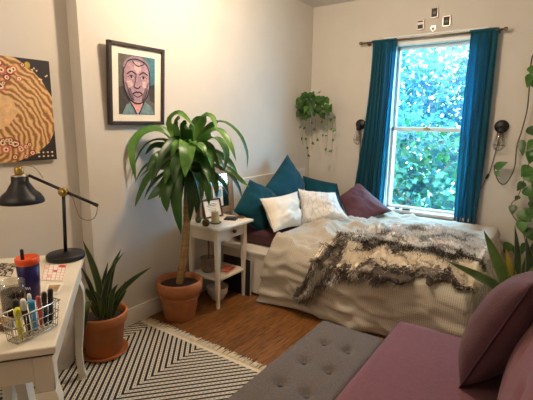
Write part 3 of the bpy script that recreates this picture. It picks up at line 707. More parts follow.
for k in range(5):                                       # fill the heart of the crown
    a = RL.uniform(0, 2*pi); ln = RL.uniform(.22, .38); el = RL.uniform(-.3, 1.0); d = V((cos(a), sin(a), 0))
    s0_ = CRN+V((0, 0, RL.uniform(-.06, .06)))
    pts = [s0_, s0_+d*ln*.35+V((0, 0, .1*el+.04)), s0_+d*ln*.75+V((0, 0, .08*el-.02)), s0_+d*ln+V((0, 0, -.14+.1*el))]
    for p in pts: p.x = max(p.x, .03)
    addleaf(pts, RL.uniform(.045, .065), mm[RL.choice([0, 2, 2])])

# --- snake plant in terracotta pot with saucer on the rug
M_snake = leafmat('snake_plant_leaf', '#22351b', '#41572c', .05, .45); M_edge = mat('pale_yellow_green_edge', '#8f9550', .5)
def snake_leaf(parent, pts, w, N, edge=False, m=None):
    q = MB(); q.leaf(pts, w, m or M_snake, N=N, n=12, fold=.35, wp=lambda f: max(.03, (.62+.9*f-.9*f*f)*(1-f**5)))
    
    n_ = V(N)*-.0015; q.leaf([V(p)+n_ for p in pts], w*1.2, M_edge, N=N, n=12, fold=.35, wp=lambda f: max(.03, (.62+.9*f-.9*f*f)*(1-f**5)))
    link('leaf', q, None, parent)
S = V((.185, -2.805, .008))
t = thing('snake_plant', 'snake plant with spread dark leaves in an orange terracotta pot beside the desk', 'potted plant', S)
q = MB(); q.lathe(S, [(.001, 0), (.118, 0), (.135, .012), (.138, .026), (.132, .026), (.126, .014), (.001, .012)], n=44, cap=False); link('saucer', q, M_terra2, t)
q = MB(); q.lathe(S, [(.001, .014), (.098, .014), (.102, .02), (.126, .205), (.137, .207), (.141, .215), (.146, .262), (.143, .268), (.133, .268), (.129, .255), (.118, .2)], n=44, cap=False); link('pot', q, M_terra2, t)
q = MB(); q.lathe(S, [(.128, .225), (.06, .232), (.001, .234)], n=28, cap=False); link('soil', q, M_soil, t)
def SP(x, y, d=0):
    p = ap(x, y, S-HF*d)
    if p.x < .03: p = ax(x, y, .03)
    return p
for pts, w in (
 ([(103, 314, 0), (99, 285, 0), (92, 262, -.01), (83, 241, -.02)], .058),
 ([(107, 314, .0), (109, 290, .02), (113, 268, .02), (121, 249, .01)], .045),
 ([(105, 315, .03), (104, 296, .05), (110, 272, .06), (124, 252, .05)], .035),
 ([(110, 314, .02), (117, 296, .04), (131, 281, .06), (151, 267, .08)], .046),
 ([(100, 316, .04), (95, 300, .07), (90, 284, .09), (80, 265, .1)], .04),
 ([(112, 316, .03), (117, 303, .04), (124, 290, .05), (125, 281, .05)], .05),
 ([(98, 316, .06), (90, 302, .1), (87, 310, .15), (85, 332, .16)], .05),
 ([(106, 318, .06), (104, 302, .08), (107, 285, .08), (112, 270, .08)], .045),
 ([(100, 318, .07), (94, 303, .09), (88, 292, .1), (86, 288, .1)], .042),
 ([(104, 316, -.03), (101, 296, -.05), (104, 280, -.05), (108, 262, -.05)], .04),
 ([(109, 319, .07), (111, 305, .09), (113, 292, .1), (118, 284, .1)], .04),
 ([(101, 319, .08), (103, 308, .1), (98, 296, .12), (92, 290, .13)], .036)):
    snake_leaf(t, [SP(*p) for p in pts], w*.78, (-HF+V((0, 0, .25))).normalized())

# --- snake plant behind the sofa
G = V((2.185, -1.42, 0)); M_pot = mat('charcoal_glazed_pot', '#3a3a3e', .4)
t = thing('snake_plant', 'snake plant with long upright leaves between the bed end and the plum pillow', 'potted plant', G)
q = MB(); q.lathe(G, [(.001, .001), (.085, .001), (.09, .008), (.118, .25), (.122, .26), (.112, .26), (.1, .2)], n=36, cap=False); link('pot', q, M_pot, t)
q = MB(); q.lathe(G, [(.108, .225), (.001, .235)], n=24, cap=False); link('soil', q, M_soil, t)
M_sn2 = leafmat('bright_snake_plant_leaf', '#35552a', '#6b8a3a', .15); M_yel = leafmat('yellowing_leaf', '#9a8a2a', '#c9b440', .2)
def GP(x, y, d=0):
    p = ap(x, y, G-HF*d); return p
for pts, w, m in (
 ([(508, 330, 0), (505, 285, 0), (495, 258, .0), (484, 231, .0)], .075, M_sn2),
 ([(509, 330, .02), (500, 292, .06), (480, 277, .12), (447, 261, .16)], .055, M_sn2),
 ([(512, 330, 0), (516, 285, 0), (517, 255, 0), (515, 226, .0)], .045, M_snake),
 ([(513, 330, 0), (513, 285, 0), (509, 265, .0), (506, 249, .0)], .05, M_yel),
 ([(517, 330, 0), (528, 285, 0), (529, 262, 0), (526, 238, .0)], .06, M_snake),
 ([(515, 330, -.03), (522, 280, -.06), (530, 255, -.08), (541, 228, -.08)], .06, M_snake),
 ([(511, 330, .03), (520, 290, .06), (537, 268, .08), (552, 255, .08)], .06, M_sn2)):
    snake_leaf(t, [GP(*p) for p in pts], w*1.05, (-HF+V((0, 0, .2))).normalized(), m=m)

# --- pothos leaves
def pleaf(parent, p, d, w, m, nrm):
    """heart shaped pothos leaf: p base, d direction (with length)"""
    q = MB(); q.leaf([p, p+d*.5+nrm*d.length*.06, p+d], w, m, N=nrm, n=7, fold=.22, wp=lambda f: [.35, .86, 1, .92, .74, .52, .28, .03][min(7, int(f*7+.5))])
    link('leaf', q, None, parent)
def vine(parent, pts, step, R, size, r=.0028, skip=0, stem=None, mats=None, nn=None):
    L_ = spline(pts, 40); q = MB(); q.tube(L_, r, n=6); link('stem', q, stem or M_stem, parent)
    acc = 0; nxt = skip
    for a, b_ in zip(L_, L_[1:]):
        acc += (b_-a).length
        if acc >= nxt:
            nxt = acc+step*R.uniform(.7, 1.3)
            d = (V((R.uniform(-1, 1), R.uniform(-.5, .1), R.uniform(-1.1, .1)))).normalized()*size*R.uniform(.75, 1.2)
            pleaf(parent, b_, d, d.length*.78, R.choice(mats or [M_pothos, M_pothos2]), (nn or V((R.uniform(-.5, .3), -1, R.uniform(0, .6)))).normalized())
# trailing pothos in the corner
R = random.Random(12)
H0 = V((.165, -.26, ay(317.5, 106, -.26).z))
t = thing('trailing_pothos', 'bushy pothos trailing from a small wall planter in the corner above the bed', 'hanging plant', V((.001, H0.y, H0.z-.06)))
q = MB(); q.lathe((H0.x-.07, H0.y, H0.z-.05), [(.001, 0), (.055, 0), (.062, .01), (.075, .1), (.07, .1), (.056, .012), (.001, .012)], n=28, cap=False); q.box((.009, H0.y, H0.z+.0), (.016, .05, .1), bev=.003); link('wall_planter', q, mat('dark_green_planter', '#2c3a2a', .6), t)
q = MB(); q.lathe((H0.x-.07, H0.y, H0.z+.03), [(.068, 0), (.001, .008)], n=20, cap=False); link('soil', q, M_soil, t)
for k in range(84):
    a = R.uniform(0, 2*pi); rr = R.random()**.5
    x = H0.x+.015+.165*rr*cos(a); z = H0.z+.03+.105*rr*sin(a)+R.uniform(-.04, .03)
    p = V((max(x, .03), H0.y-.08*R.random()*(1.1-rr)-.02+.10*(x-H0.x)/.17*.6, z))
    d = V((cos(a)*.7, R.uniform(-.5, 0), -.7+R.uniform(-.4, .9))).normalized()*R.uniform(.06, .095)
    if p.x+d.x < .015: d.x = abs(d.x)
    pleaf(t, p, d, d.length*.8, R.choice([M_pothos, M_pothos2, M_pothos2]), V((R.uniform(-.4, .4), -1, R.uniform(.1, .7))).normalized())
for x0, y1, x1, stp in ((301, 145, 303, .07), (306, 158, 308, .06), (311, 150, 312, .06), (316, 140, 317, .09), (327, 152, 326, .07), (331, 153, 332, .06), (322, 142, 323, .07), (335, 134, 336, .06)):
    YV = H0.y-.06; p0_ = ay((x0+318)/2, 108, YV); c_ = ay(x0, 116, YV-.01); e_ = ay(x1, y1, YV+.02); m_ = ay((x0+x1)/2+R.uniform(-1.5, 1.5), (116+y1)/2, YV)
    for p in (c_, m_, e_): p.x = max(p.x, .03)
    vine(t, [p0_, c_, m_, e_], stp*1.5, R, .036, .0016, skip=.04)

# pothos climbing on the window wall at the right
W0 = V((2.30, -.13, 1.98))
t = thing('climbing_pothos', 'long pothos vine hanging on the wall at the right edge beside the wall lamp', 'hanging plant', V((2.30, -.001, 1.9)))
q = MB(); q.box((2.30, -.008, 1.97), (.05, .014, .12), bev=.003); q.lathe((2.30, -.13, 1.9), [(.001, 0), (.06, 0), (.07, .01), (.085, .12), (.08, .12), (.064, .012), (.001, .012)], n=28, cap=False); link('wall_planter', q, mat('white_glazed_planter', '#d8d4cc', .4), t)
q = MB(); q.lathe((2.30, -.13, 2.0), [(.078, 0), (.001, .008)], n=20, cap=False); link('soil', q, M_soil, t)
R = random.Random(21); Y = -.06; brown = mat('brown_vine_stem', '#3f3a1e', .7)
def leaves_at(lst):
    for x, y, dx, dy, s, mt in lst:
        p = ay(x, y, Y-.02); e_ = ay(x+dx, y+dy, Y-.05); pleaf(t, p, e_-p, (e_-p).length*s, mt, V((R.uniform(-.3, .3), -1, R.uniform(0, .4))).normalized())
q = MB(); q.tube(spline([W0+V((-.03, 0, .02)), ay(537, 52, -.1), ay(531, 64, Y), ay(529, 92, Y), ay(527, 110, Y), ay(522, 130, Y), ay(517, 146, Y), ay(515, 165, Y), ay(511, 176, Y), ay(505, 184, Y), ay(499, 182, Y), ay(495, 172, Y), ay(494, 165, Y)], 60), .005, n=7); link('stem', q, brown, t)
leaves_at([(495, 168, 13, -6, .62, M_pothos), (496, 171, 4, 6, .7, M_pothos), (531, 66, 3, 9, .8, M_pothos), (530, 74, -3, 14, .55, M_pothos), (532, 80, 5, 10, .6, M_pothos2), (522, 140, 1, 16, .5, M_pothos2), (528, 150, 8, 6, .8, M_pothos), (529, 127, 8, 10, .8, M_pothos2)])
q = MB(); q.tube(spline([W0+V((.0, -.03, .0)), ay(545, 70, -.12), ay(541, 110, -.1), ay(537, 135, -.1), ay(530, 160, -.09), ay(524, 180, -.09), ay(518, 196, -.08), ay(511, 205, -.08), ay(513, 216, -.08), ay(521, 226, -.08), ay(526, 244, -.08)], 50), .0035, n=7); link('stem', q, brown, t)
leaves_at([(536, 140, -9, 12, .75, M_pothos), (533, 150, -4, 14, .85, M_pothos), (530, 166, -9, 11, .9, M_pothos), (527, 172, 8, 12, .85, M_pothos), (524, 182, -7, 9, .75, M_pothos2), (525, 188, 9, 10, .9, M_pothos), (519, 196, -4, 5, .8, M_pothos2), (514, 205, -2, 10, .8, M_pothos2), (521, 210, 10, 12, .95, M_pothos), (522, 220, 1, 14, .8, M_pothos), (527, 228, 6, 13, .8, M_pothos2), (526, 243, -5, 10, .7, M_pothos2), (532, 200, 5, 12, .8, M_pothos2), (510, 243, -6, 10, .95, M_pothos), (519, 246, -3, 12, .9, M_pothos2)])
q = MB(); q.tube(spline([W0+V((.02, -.03, .0)), ay(552, 90, -.12), ay(545, 150, -.1), ay(539, 185, -.1), ay(530, 205, -.09), ay(526, 230, -.09), ay(531, 262, -.09)], 30), .003, n=7); link('stem', q, brown, t)
leaves_at([(540, 178, -8, 12, .8, M_pothos), (537, 190, -6, 14, .85, M_pothos2), (529, 208, 6, 12, .8, M_pothos)])
# ============================================================== nightstand
M_ns = mat('white_nightstand_paint', '#ddd3c2', .42, var=.03)
# footprint x 0.035..0.345, y -1.885..-1.565 ; top at z .655
x0, x1, y0, y1, NT = .045, .35, -1.955, -1.605, .641
t = thing('nightstand', 'white nightstand with one drawer and a low shelf between the corn plant and the bed', 'nightstand', ((x0+x1)/2, (y0+y1)/2, 0))
q = MB(); q.box(((x0+x1)/2+.012, (y0+y1)/2, NT-.011), (x1-x0+.06, y1-y0+.07, .022), bev=.006); link('top', q, M_ns, t)
for x in (x0+.018, x1-.018):
    for y in (y0+.018, y1-.018):
        q = MB(); rr = []
        for z, h in ((NT-.022, .018), (NT-.15, .018), (.0, .011)): rr.append([q.bm.verts.new((x+a*h, y+b_*h, z)) for a, b_ in ((-1, -1), (1, -1), (1, 1), (-1, 1))])
        for r1, r2 in zip(rr, rr[1:]):
            for k in range(4): q.bm.faces.new((r1[k], r1[(k+1) % 4], r2[(k+1) % 4], r2[k]))
        q.bm.faces.new(rr[0]); q.bm.faces.new(rr[-1][::-1]); link('leg', q, M_ns, t)
q = MB(); za = NT-.022-.0475
q.box(((x0+x1)/2, y0+.016, za), (x1-x0-.07, .018, .095)); q.box(((x0+x1)/2, y1-.016, za), (x1-x0-.07, .018, .095)); q.box((x0+.016, (y0+y1)/2, za), (.018, y1-y0-.07, .095)); link('apron', q, M_ns, t)
q = MB(); q.box((x1-.014, (y0+y1)/2, za), (.02, y1-y0-.076, .088), bev=.003); dr = link('drawer', q, M_ns, t)
q = MB(); q.lathe((x1-.004, (y0+y1)/2+.01, za+.005), [(.006, 0), (.006, .008), (.015, .012), (.016, .018), (.01, .024), (.001, .025)], axis=V((1, 0, 0)), n=20)
for v in q.bm.verts: v.co.y = (y0+y1)/2+.01+(v.co.y-(y0+y1)/2-.01)*1.35
link('knob', q, mat('dark_bronze_knob', '#2b241f', .35, .6), dr)
SH = .235
q = MB(); q.box(((x0+x1)/2, (y0+y1)/2, SH-.009), (x1-x0-.01, y1-y0-.01, .018), bev=.003); link('shelf', q, M_ns, t)
# leaning frame with printed certificate
def on_top(x, y): p = az(x, y, NT); p.z = NT; return p
f0 = on_top(201, 220.5); f1 = on_top(226.5, 215.5); u = (f1-f0); u.z = 0; Wf = .185; u.normalize(); back = V((-u.y, u.x, 0)); back = back if back.x < 0 else -back
w = (V((0, 0, 1))*.96+back*.27).normalized(); n = u.cross(w); n = n if n.x > 0 else -n; Hf = .15
c = f0.lerp(f1, .5)+w*(Hf/2)
c.z += .004
t = thing('certificate_frame', 'small dark wooden frame holding a printed note, leaning on the nightstand', 'picture frame', V((c.x, c.y, NT)))
q = MB(); fb = .013
for s in (-1, 1):
    q.box(c+u*s*(Wf/2-fb/2), (fb, .014, Hf), axes=(u, n, w), bev=.002); q.box(c+w*s*(Hf/2-fb/2), (Wf, .014, fb), axes=(u, n, w), bev=.002)
link('frame', q, mat('walnut_frame', '#3d2a1d', .45, var=.25), t)
q = MB(); q.box(c-n*.003, (Wf-.02, .004, Hf-.02), M_pap, axes=(u, n, w))
for k, (wd, yy) in enumerate(((.07, .034), (.095, .022), (.07, .010), (.08, -.005), (.08, -.017), (.06, -.029))): q.box(c+w*yy-n*.0006, (wd, .0012, .0045 if k < 2 else .0022), M_ink, axes=(u, n, w))
link('printed_note', q, None, t)
# leg of the easel frame
q = MB(); q.box(c-n*.03-w*.03, (.03, .004, Hf*.7), axes=(u, (n*.9+w*.35).normalized(), (w*.95-n*.3).normalized())); link('easel_back', q, M_dark, t)
# mirror with weathered wood frame leaning against the wall
my0, my1, mz0, mz1 = -1.835, -1.43, NT, 1.02
t = thing('mirror', 'small mirror in a grey weathered wood frame standing behind the framed note', 'mirror', (.04, (my0+my1)/2, NT))
lx = lambda z: .042+.03*(mz1-z)/(mz1-mz0)
w = V((lx(mz1)-lx(mz0), 0, mz1-mz0)).normalized(); u = V((0, 1, 0)); n = u.cross(w).normalized(); n = n if n.x > 0 else -n
c = V((lx((mz0+mz1)/2), (my0+my1)/2, (mz0+mz1)/2+.004)); Wm = my1-my0; Hm = mz1-mz0; fb = .05
M_wea = mat('weathered_grey_wood', '#8d7c6a', .8, var=.25, scale=10, bump=.2, stretch=(1, 1, .2))
q = MB()
for s in (-1, 1):
    q.box(c+u*s*(Wm/2-fb/2), (fb, .02, Hm), axes=(u, n, w), bev=.003); q.box(c+w*s*(Hm/2-fb/2), (Wm-2*fb, .018, fb), axes=(u, n, w), bev=.003)
link('frame', q, M_wea, t)
M_mir = mat('mirror_silvering', '#d8d4d0', .16, 1, var=0)
q = MB(); q.box(c-n*.003, (Wm-2*fb+.01, .004, Hm-2*fb+.01), axes=(u, n, w)); link('mirror_glass', q, M_mir, t)
# postcard tucked behind the frame
pc_ = ap(218, 196, c+n*.03, V((1, 0, 0)))
t = thing('postcard', 'pale postcard with a blue picture standing behind the framed note on the nightstand', 'card', V((pc_.x, pc_.y, pc_.z-.09)))
q = MB(); q.box(pc_, (.115, .0025, .17), M_pap, axes=(u, n, w)); q.box(pc_+w*.02+n*.0015, (.085, .001, .06), mat('blue_print', '#6fa0b4', .6, var=.5, scale=50), axes=(u, n, w)); link('card', q, None, t)
# candle on a dark dish, votive, small bowl, dark booklet
p = on_top(215.5, 223.5)
t = thing('candle_dish', 'dark shallow dish under the cream pillar candle', 'dish', p)
q = MB(); q.lathe(p, [(.001, .0005), (.03, .0005), (.043, .008), (.045, .012), (.041, .012), (.03, .006), (.001, .005)], n=32, cap=False); link('dish', q, mat('dark_brown_ceramic', '#2a1c14', .3), t)
t2 = thing('pillar_candle', 'cream pillar candle standing on the dark dish on the nightstand', 'candle', p+V((0, 0, .0052)))
q = MB(); q.lathe(p, [(.001, .0055), (.029, .0055), (.030, .008), (.030, .090), (.027, .094), (.001, .091)], n=28, cap=False); link('wax', q, mat('cream_wax', '#e6d9b4', .5, var=.03, trans=.3, tcol='#e8d8a8'), t2)
q = MB(); q.tube([p+V((0, 0, .090)), p+V((.001, 0, .101))], .0012, n=5); link('wick', q, M_black, t2)
p = on_top(206, 226)
t = thing('votive_holder', 'small olive glass votive holder left of the candle', 'candle holder', p)
q = MB(); q.lathe(p, [(.001, .0005), (.018, .0005), (.027, .012), (.029, .03), (.022, .045), (.019, .045), (.025, .03), (.001, .008)], n=24, cap=False); link('bowl', q, mat('olive_gold_glass', '#6b5a26', .2, .3), t)
p = on_top(198.5, 222.5)
t = thing('votive_holder', 'small green glass votive holder at the left back edge of the nightstand', 'candle holder', p)
q = MB(); q.lathe(p, [(.001, .0005), (.016, .0005), (.023, .012), (.025, .028), (.018, .04), (.015, .04), (.021, .028), (.001, .008)], n=24, cap=False); link('bowl', q, mat('green_gold_glass', '#4f5a2c', .2, .3), t)
p = on_top(231, 219.5)
t = thing('wallet', 'dark folded wallet lying right of the candle on the nightstand', 'wallet', p)
q = MB(); q.box(p+V((0, 0, .007)), (.1, .075, .013), rot=.4, bev=.004); q.box(p+V((.0, 0, .017)), (.085, .06, .008), rot=.55, bev=.003); link('leather', q, mat('dark_leather', '#25252b', .5, var=.1), t)
p = on_top(241, 217.5)
t = thing('coaster', 'thin wooden coaster at the right back corner of the nightstand', 'coaster', p)
q = MB(); q.lathe(p, [(.001, .0005), (.034, .0005), (.036, .003), (.034, .007), (.001, .007)], n=28, cap=False); link('disc', q, mat('brown_wood_coaster', '#5d4330', .6, var=.2), t)
# lower shelf: grey pot, red booklets
p = V((.15, -1.845, SH))
t = thing('ceramic_pot', 'grey ceramic pot with a dry stem on the nightstand shelf', 'pot', p)
q = MB(); q.lathe(p, [(.001, .0005), (.046, .0005), (.053, .01), (.06, .06), (.058, .1), (.064, .104), (.064, .114), (.055, .114), (.052, .09), (.001, .085)], n=32, cap=False); link('pot', q, mat('grey_brown_glaze', '#7a6a5e', .5, var=.2, scale=20), t)
q = MB(); q.tube(spline([p+V((0, 0, .085)), p+V((.006, .004, .16)), p+V((-.004, .01, .25))], 10), .006, n=7); link('dry_stem', q, mat('brown_stick', '#5c4028', .8), t)
M_redc = mat('red_cover', '#a03c26', .55, var=.1)
def flatbook(p, sz, rot, h, m, label):
    t = thing('booklet', label, 'booklet', p, 'booklets on the nightstand shelf'); q = MB(); q.box(p+V((0, 0, h/2+.0005)), (sz[0]-.004, sz[1]-.004, h-.003), M_pap, rot=rot)
    link('pages', q, None, t); q = MB()
    for z in (.0012, h-.0006): q.box(p+V((0, 0, z)), (sz[0], sz[1], .0016), m, rot=rot)
    q.box(p+V((-sin(rot)*0-cos(rot)*sz[0]/2, -sin(rot)*sz[0]/2, h/2+.0003)), (.002, sz[1], h), m, rot=rot); link('cover', q, None, t)
flatbook(V((.268, -1.755, SH)), (.085, .13), .15, .014, M_redc, 'red booklet at the bottom of the little stack on the nightstand shelf')
flatbook(V((.26, -1.76, SH+.0155)), (.07, .1), .4, .012, mat('orange_red_cover', '#b8553a', .55), 'orange red booklet on top of the little stack on the nightstand shelf')
# white bowl under the shelf
p = V((.205, -1.80, 0))
t = thing('bowl', 'white bowl on the floor under the nightstand', 'bowl', p)
q = MB(); q.lathe(p, [(.001, .001), (.05, .001), (.052, .01), (.078, .05), (.088, .105), (.085, .108), (.072, .055), (.045, .02), (.001, .018)], n=36, cap=False); link('bowl', q, mat('white_ceramic', '#d4ccc0', .35, var=.03), t)
# ===================================================================== bed
M_bed = mat('white_bed_frame', '#d9d2c4', .45, var=.03)
HBZ = .905
FX0, FX1, FY0, FY1 = .03, 1.93, -1.575, -.13
t = thing('bed', 'double bed with a white platform base, head against the left wall under the window', 'bed', ((FX0+FX1)/2, (FY0+FY1)/2, 0))
q = MB()
q.box(((FX0+FX1)/2, FY0+.012, .185), (FX1-FX0, .024, .33), bev=.003); q.box(((FX0+FX1)/2, FY1-.012, .185), (FX1-FX0, .024, .33))
q.box((FX1-.012, (FY0+FY1)/2, .185), (.024, FY1-FY0-.05, .33)); q.box((FX0+.012, (FY0+FY1)/2, .185), (.024, FY1-FY0-.05, .33)); link('side_panels', q, M_bed, t)
q = MB(); q.box(((FX0+FX1)/2, (FY0+FY1)/2, .362), (FX1-FX0+.01, FY1-FY0+.02, .022), bev=.004); link('platform', q, M_bed, t)
q = MB(); q.box(((FX0+FX1)/2, (FY0+FY1)/2+.02, .012), (FX1-FX0-.06, FY1-FY0-.08, .022)); link('plinth', q, mat('bed_plinth', '#b9b0a2', .6), t)
q = MB(); q.box((.016, (FY0+FY1)/2, HBZ/2+.01), (.026, FY1-FY0, HBZ-.03), bev=.004); link('headboard', q, M_bed, t)
M_burg = mat('burgundy_fitted_sheet', '#4a2830', .85, var=.1, scale=20, bump=.1, bscale=30)
MX0, MX1, MY0, MY1, MT = .045, 1.90, -1.43, -.14, .505
q = MB(); q.box(((MX0+MX1)/2, (MY0+MY1)/2, (MT+.375)/2), (MX1-MX0, MY1-MY0, MT-.375), bev=.04)
single('mattress', q, M_burg, 'mattress in a dark burgundy fitted sheet showing beside the nightstand', 'mattress', ((MX0+MX1)/2, (MY0+MY1)/2, .374))

# ------------------------------------------------------------- coverlet
CX0, CX1, CY0, CY1 = .57, 1.95, -1.60, -.135
def topz(x, y):
    """height of the made bed's top surface"""
    z = .53+.03*nz(x*2.2, y*2.2, 3)+.018*nz(x*6, y*5, 7)+.008*nz(x*13, y*12, 5)
    z += .016*sin((x*.9+y*1.4)*16+4*nz(x*2, y*2, 1))*(.35+.65*nz(x*1.7+4, y*1.7, 2))*(1 if x < 1.2 else .6)
    rd = lambda a, b_, c: (1-abs(nz(a, b_, c)))**5
    wk = 1.5-.9*sst(.85, 1.5, x)
    z += wk*(.042*(rd(x*1.9+y*1.3, y*2.4-x*1.2, 21)-.4)+.022*(rd(x*4+y*3.2, y*5-x*3, 33)-.4)+.014*(rd(x*8+y*7, y*9-x*5, 55)-.4))
    e = max(0, y*-1-1.30)/.30; z -= .085*e*e*min(1, e)
    e2 = max(0, x-1.74)/.21; z -= .06*e2*e2
    e3 = max(0, y+.30)/.16; z -= .02*e3*e3
    return max(z, .52-.115*sst(1.395, 1.5, -y))
NU, NV = 84, 84
q = MB(); bm = q.bm; i0 = q.mi(None)
top = [[bm.verts.new((CX0+(CX1-CX0)*a/NU, CY0+(CY1-CY0)*b_/NV, 0)) for b_ in range(NV+1)] for a in range(NU+1)]
for r_ in top:
    for v in r_: v.co.z = topz(v.co.x, v.co.y)
for a in range(NU):
    for b_ in range(NV): bm.faces.new((top[a][b_], top[a+1][b_], top[a+1][b_+1], top[a][b_+1])).smooth = True
edge = [top[a][0] for a in range(NU+1)]+[top[NU][b_] for b_ in range(1, NV+1)]
nr = 26; prev = edge
nrm = []
for k in range(len(edge)):
    w_ = clamp((k-NU+5)/10); nrm.append(V((sin(w_*pi/2), -cos(w_*pi/2), 0)))
basep = [V(v.co) for v in edge]
for j in range(1, nr+1):
    f = j/nr; row = []
    for k, p in enumerate(basep):
        s = k*.0174; n_ = nrm[k]; end = k > NU
        zb = .018+.012*nz(s*2.5, 5)+(.0 if not end else .0)
        z = p.z+(zb-p.z)*(f**1.05)
        out = .028*sin(min(1, f*3)*pi/2)
        fold = (.02 if not end else .024)*f**.7*(sin(s*(9 if not end else 42)+2.5*nz(s*1.5, f*1.2, 2)+1.2*f)+.6*nz(s*5, f*2.5, 9))
        fold += (.05-.02*sst(.3, 1, s))*f**.5*((1-abs(nz(s*2.6+f*2, f*5-s*2, 44)))**4-.4)+.012*nz(s*2.6+1, f*5+s, 4)*min(1, f*3)+.014*nz(s*7, f*9+s*3, 6)*min(1, f*4)
        off = out+fold+.012
        fold += .016*sst(.74, .80, f+.03*nz(s*3, 8))-.012*sst(.80, .9, f)
        lx_ = 0
        if k < 14: lx_ = (-.07*f**.8-.01*sin(f*pi))*(1-k/14)
        row.append(bm.verts.new((p.x+n_.x*off+lx_, min(p.y+n_.y*off, FY0-.012) if not end and k < NU-4 else p.y+n_.y*off, z)))
    for k in range(len(row)-1): bm.faces.new((prev[k], row[k], row[k+1], prev[k+1])).smooth = True
    prev = row
# left edge thickness: roll the hem down to the sheet
hem = [bm.verts.new((v.co.x-.012, v.co.y, v.co.z-.02)) for v in top[0]]
for k in range(NV): bm.faces.new((top[0][k], top[0][k+1], hem[k+1], hem[k])).smooth = True
M_cov = mat('beige_checked_linen', '#b3a288', .9, var=0, bump=.25, bscale=220, sheen=.15)
N, L, bs = nodes(M_cov)
tc = N.new('ShaderNodeTexCoord'); sp = N.new('ShaderNodeSeparateXYZ'); L.new(tc.outputs['Object'], sp.inputs[0])
def mth(op, a, b_=None):
    m = N.new('ShaderNodeMath'); m.operation = op
    for i_, v in enumerate((a, b_)):
        if v is None: continue
        if isinstance(v, (int, float)): m.inputs[i_].default_value = v
        else: L.new(v, m.inputs[i_])
    return m.outputs[0]
def line(s, per, wd): return mth('LESS_THAN', mth('FRACT', mth('MULTIPLY', s, 1/per)), wd)
sx = sp.outputs[0]; sz_ = mth('ADD', sp.outputs[2], mth('MULTIPLY', sp.outputs[1], 1.0))
chk = mth('MULTIPLY', mth('ADD', line(sx, .012, .35), line(sz_, .012, .35)), .5)
mxn = N.new('ShaderNodeMix'); mxn.data_type = 'RGBA'; L.new(chk, mxn.inputs[0]); mxn.inputs[6].default_value = srgb('#bcb3a4')+(1,); mxn.inputs[7].default_value = srgb('#978d7a')+(1,)
L.new(mxn.outputs[2], bs.inputs['Base Color'])
cov = single('coverlet', q, M_cov, 'rumpled beige checked coverlet hanging to the floor over the bed', 'bedspread', (1.22, -.9, .5), solid=.006)

# ---------------------------------------------------------- fur throw
F1 = mat('dark_brown_fur', '#4a3f36', .9, var=.35, scale=40); F2 = mat('cream_fur', '#eee2cc', .9, var=.15, scale=40); F3 = mat('grey_brown_fur', '#94897b', .9, var=.25, scale=40); F4 = mat('pale_grey_fur', '#f0ece6', .9, var=.15, scale=40)
def surf(x, b_, lift=.016):
    """point on the throw: x along the bed, b_ distance from the window side, rolling over the front edge"""
    xx = min(x, 1.955); ex = max(0, x-1.955)
    if b_ <= 1.60: p = V((xx, -b_, topz(min(xx, 1.94), -b_)+lift))
    else:
        z = topz(min(xx, 1.94), -1.60)+lift-(b_-1.60)*.97; p = V((xx, -1.655-.02*min(1, (b_-1.6)*6)-.012*sin(xx*9), z))
    if ex: p.z -= ex*.9; p.x += ex*.3+.025
    return p
def lerp_t(tb, x):
    for (a, va), (b_, vb) in zip(tb, tb[1:]):
        if x <= b_: return va+(vb-va)*clamp((x-a)/(b_-a))
    return tb[-1][1]
backT = [(.86, 1.89), (.90, 1.83), (.95, 1.70), (1.0, 1.50), (1.06, 1.28), (1.15, 1.0), (1.3, .78), (1.5, .66), (1.75, .64), (1.9, .7), (2.03, .85)]
frontT = [(.86, 1.91), (.91, 1.93), (1.0, 1.87), (1.08, 1.77), (1.15, 1.71), (1.22, 1.69), (1.4, 1.67), (1.6, 1.62), (1.75, 1.59), (1.9, 1.57), (2.03, 1.5)]
TX0, TX1 = .865, 2.02
def tp(u, v, lift=.012):
    x = TX0+(TX1-TX0)*u; b0 = lerp_t(backT, x); b1 = lerp_t(frontT, x)+.015*sin(x*40); b0 += .03*nz(x*8, 2)
    return surf(x, b0+(b1-b0)*v, lift+.012*(nz(x*7, v*6, 1)+.6)*(1 if 0 < v < 1 else .3))
def furmat(u, v):
    x = TX0+(TX1-TX0)*u; n = nz(x*7, v*9, 3)*.5+nz(x*16, v*20, 8)*.3; s = v+n*.14
    b = lerp_t(backT, x); b = b+(lerp_t(frontT, x)-b)*v
    b -= .07*(1-sst(1.3, 1.75, x))
    if x < 1.16 and v > .35:
        return F4 if nz(x*9, v*6, 5) > .22 else (F1 if nz(x*8, v*7, 11) > -.02 else F3)
    if b > 1.52+n*.1: return F1 if nz(x*12, b*12, 4) > -.25 else F3
    if b > 1.36+n*.2: return F2 if nz(x*20, b*20, 2) > -.35 else F3
    if b > 1.22+n*.25: return F1 if nz(x*14, b*14, 4) > -.2 else F3
    if b > .98+n*.3: return F4 if nz(x*15, b*18, 6) > -.25 else F3
    if b > .86+n*.35: return F1 if nz(x*6, b*9, 9) > .18 else F4
    return F4 if nz(x*9, b*9, 12) > -.3 else F3
t = thing('fur_throw', 'shaggy dark brown and cream fur throw spread across the foot of the bed', 'throw blanket', surf(1.45, 1.2, 0))
q = MB(); q.grid(lambda u, v: tp(u, v), 90, 70, None, mfn=furmat); link('hide', q, None, t, solid=.008)
q = MB(); R = random.Random(2)
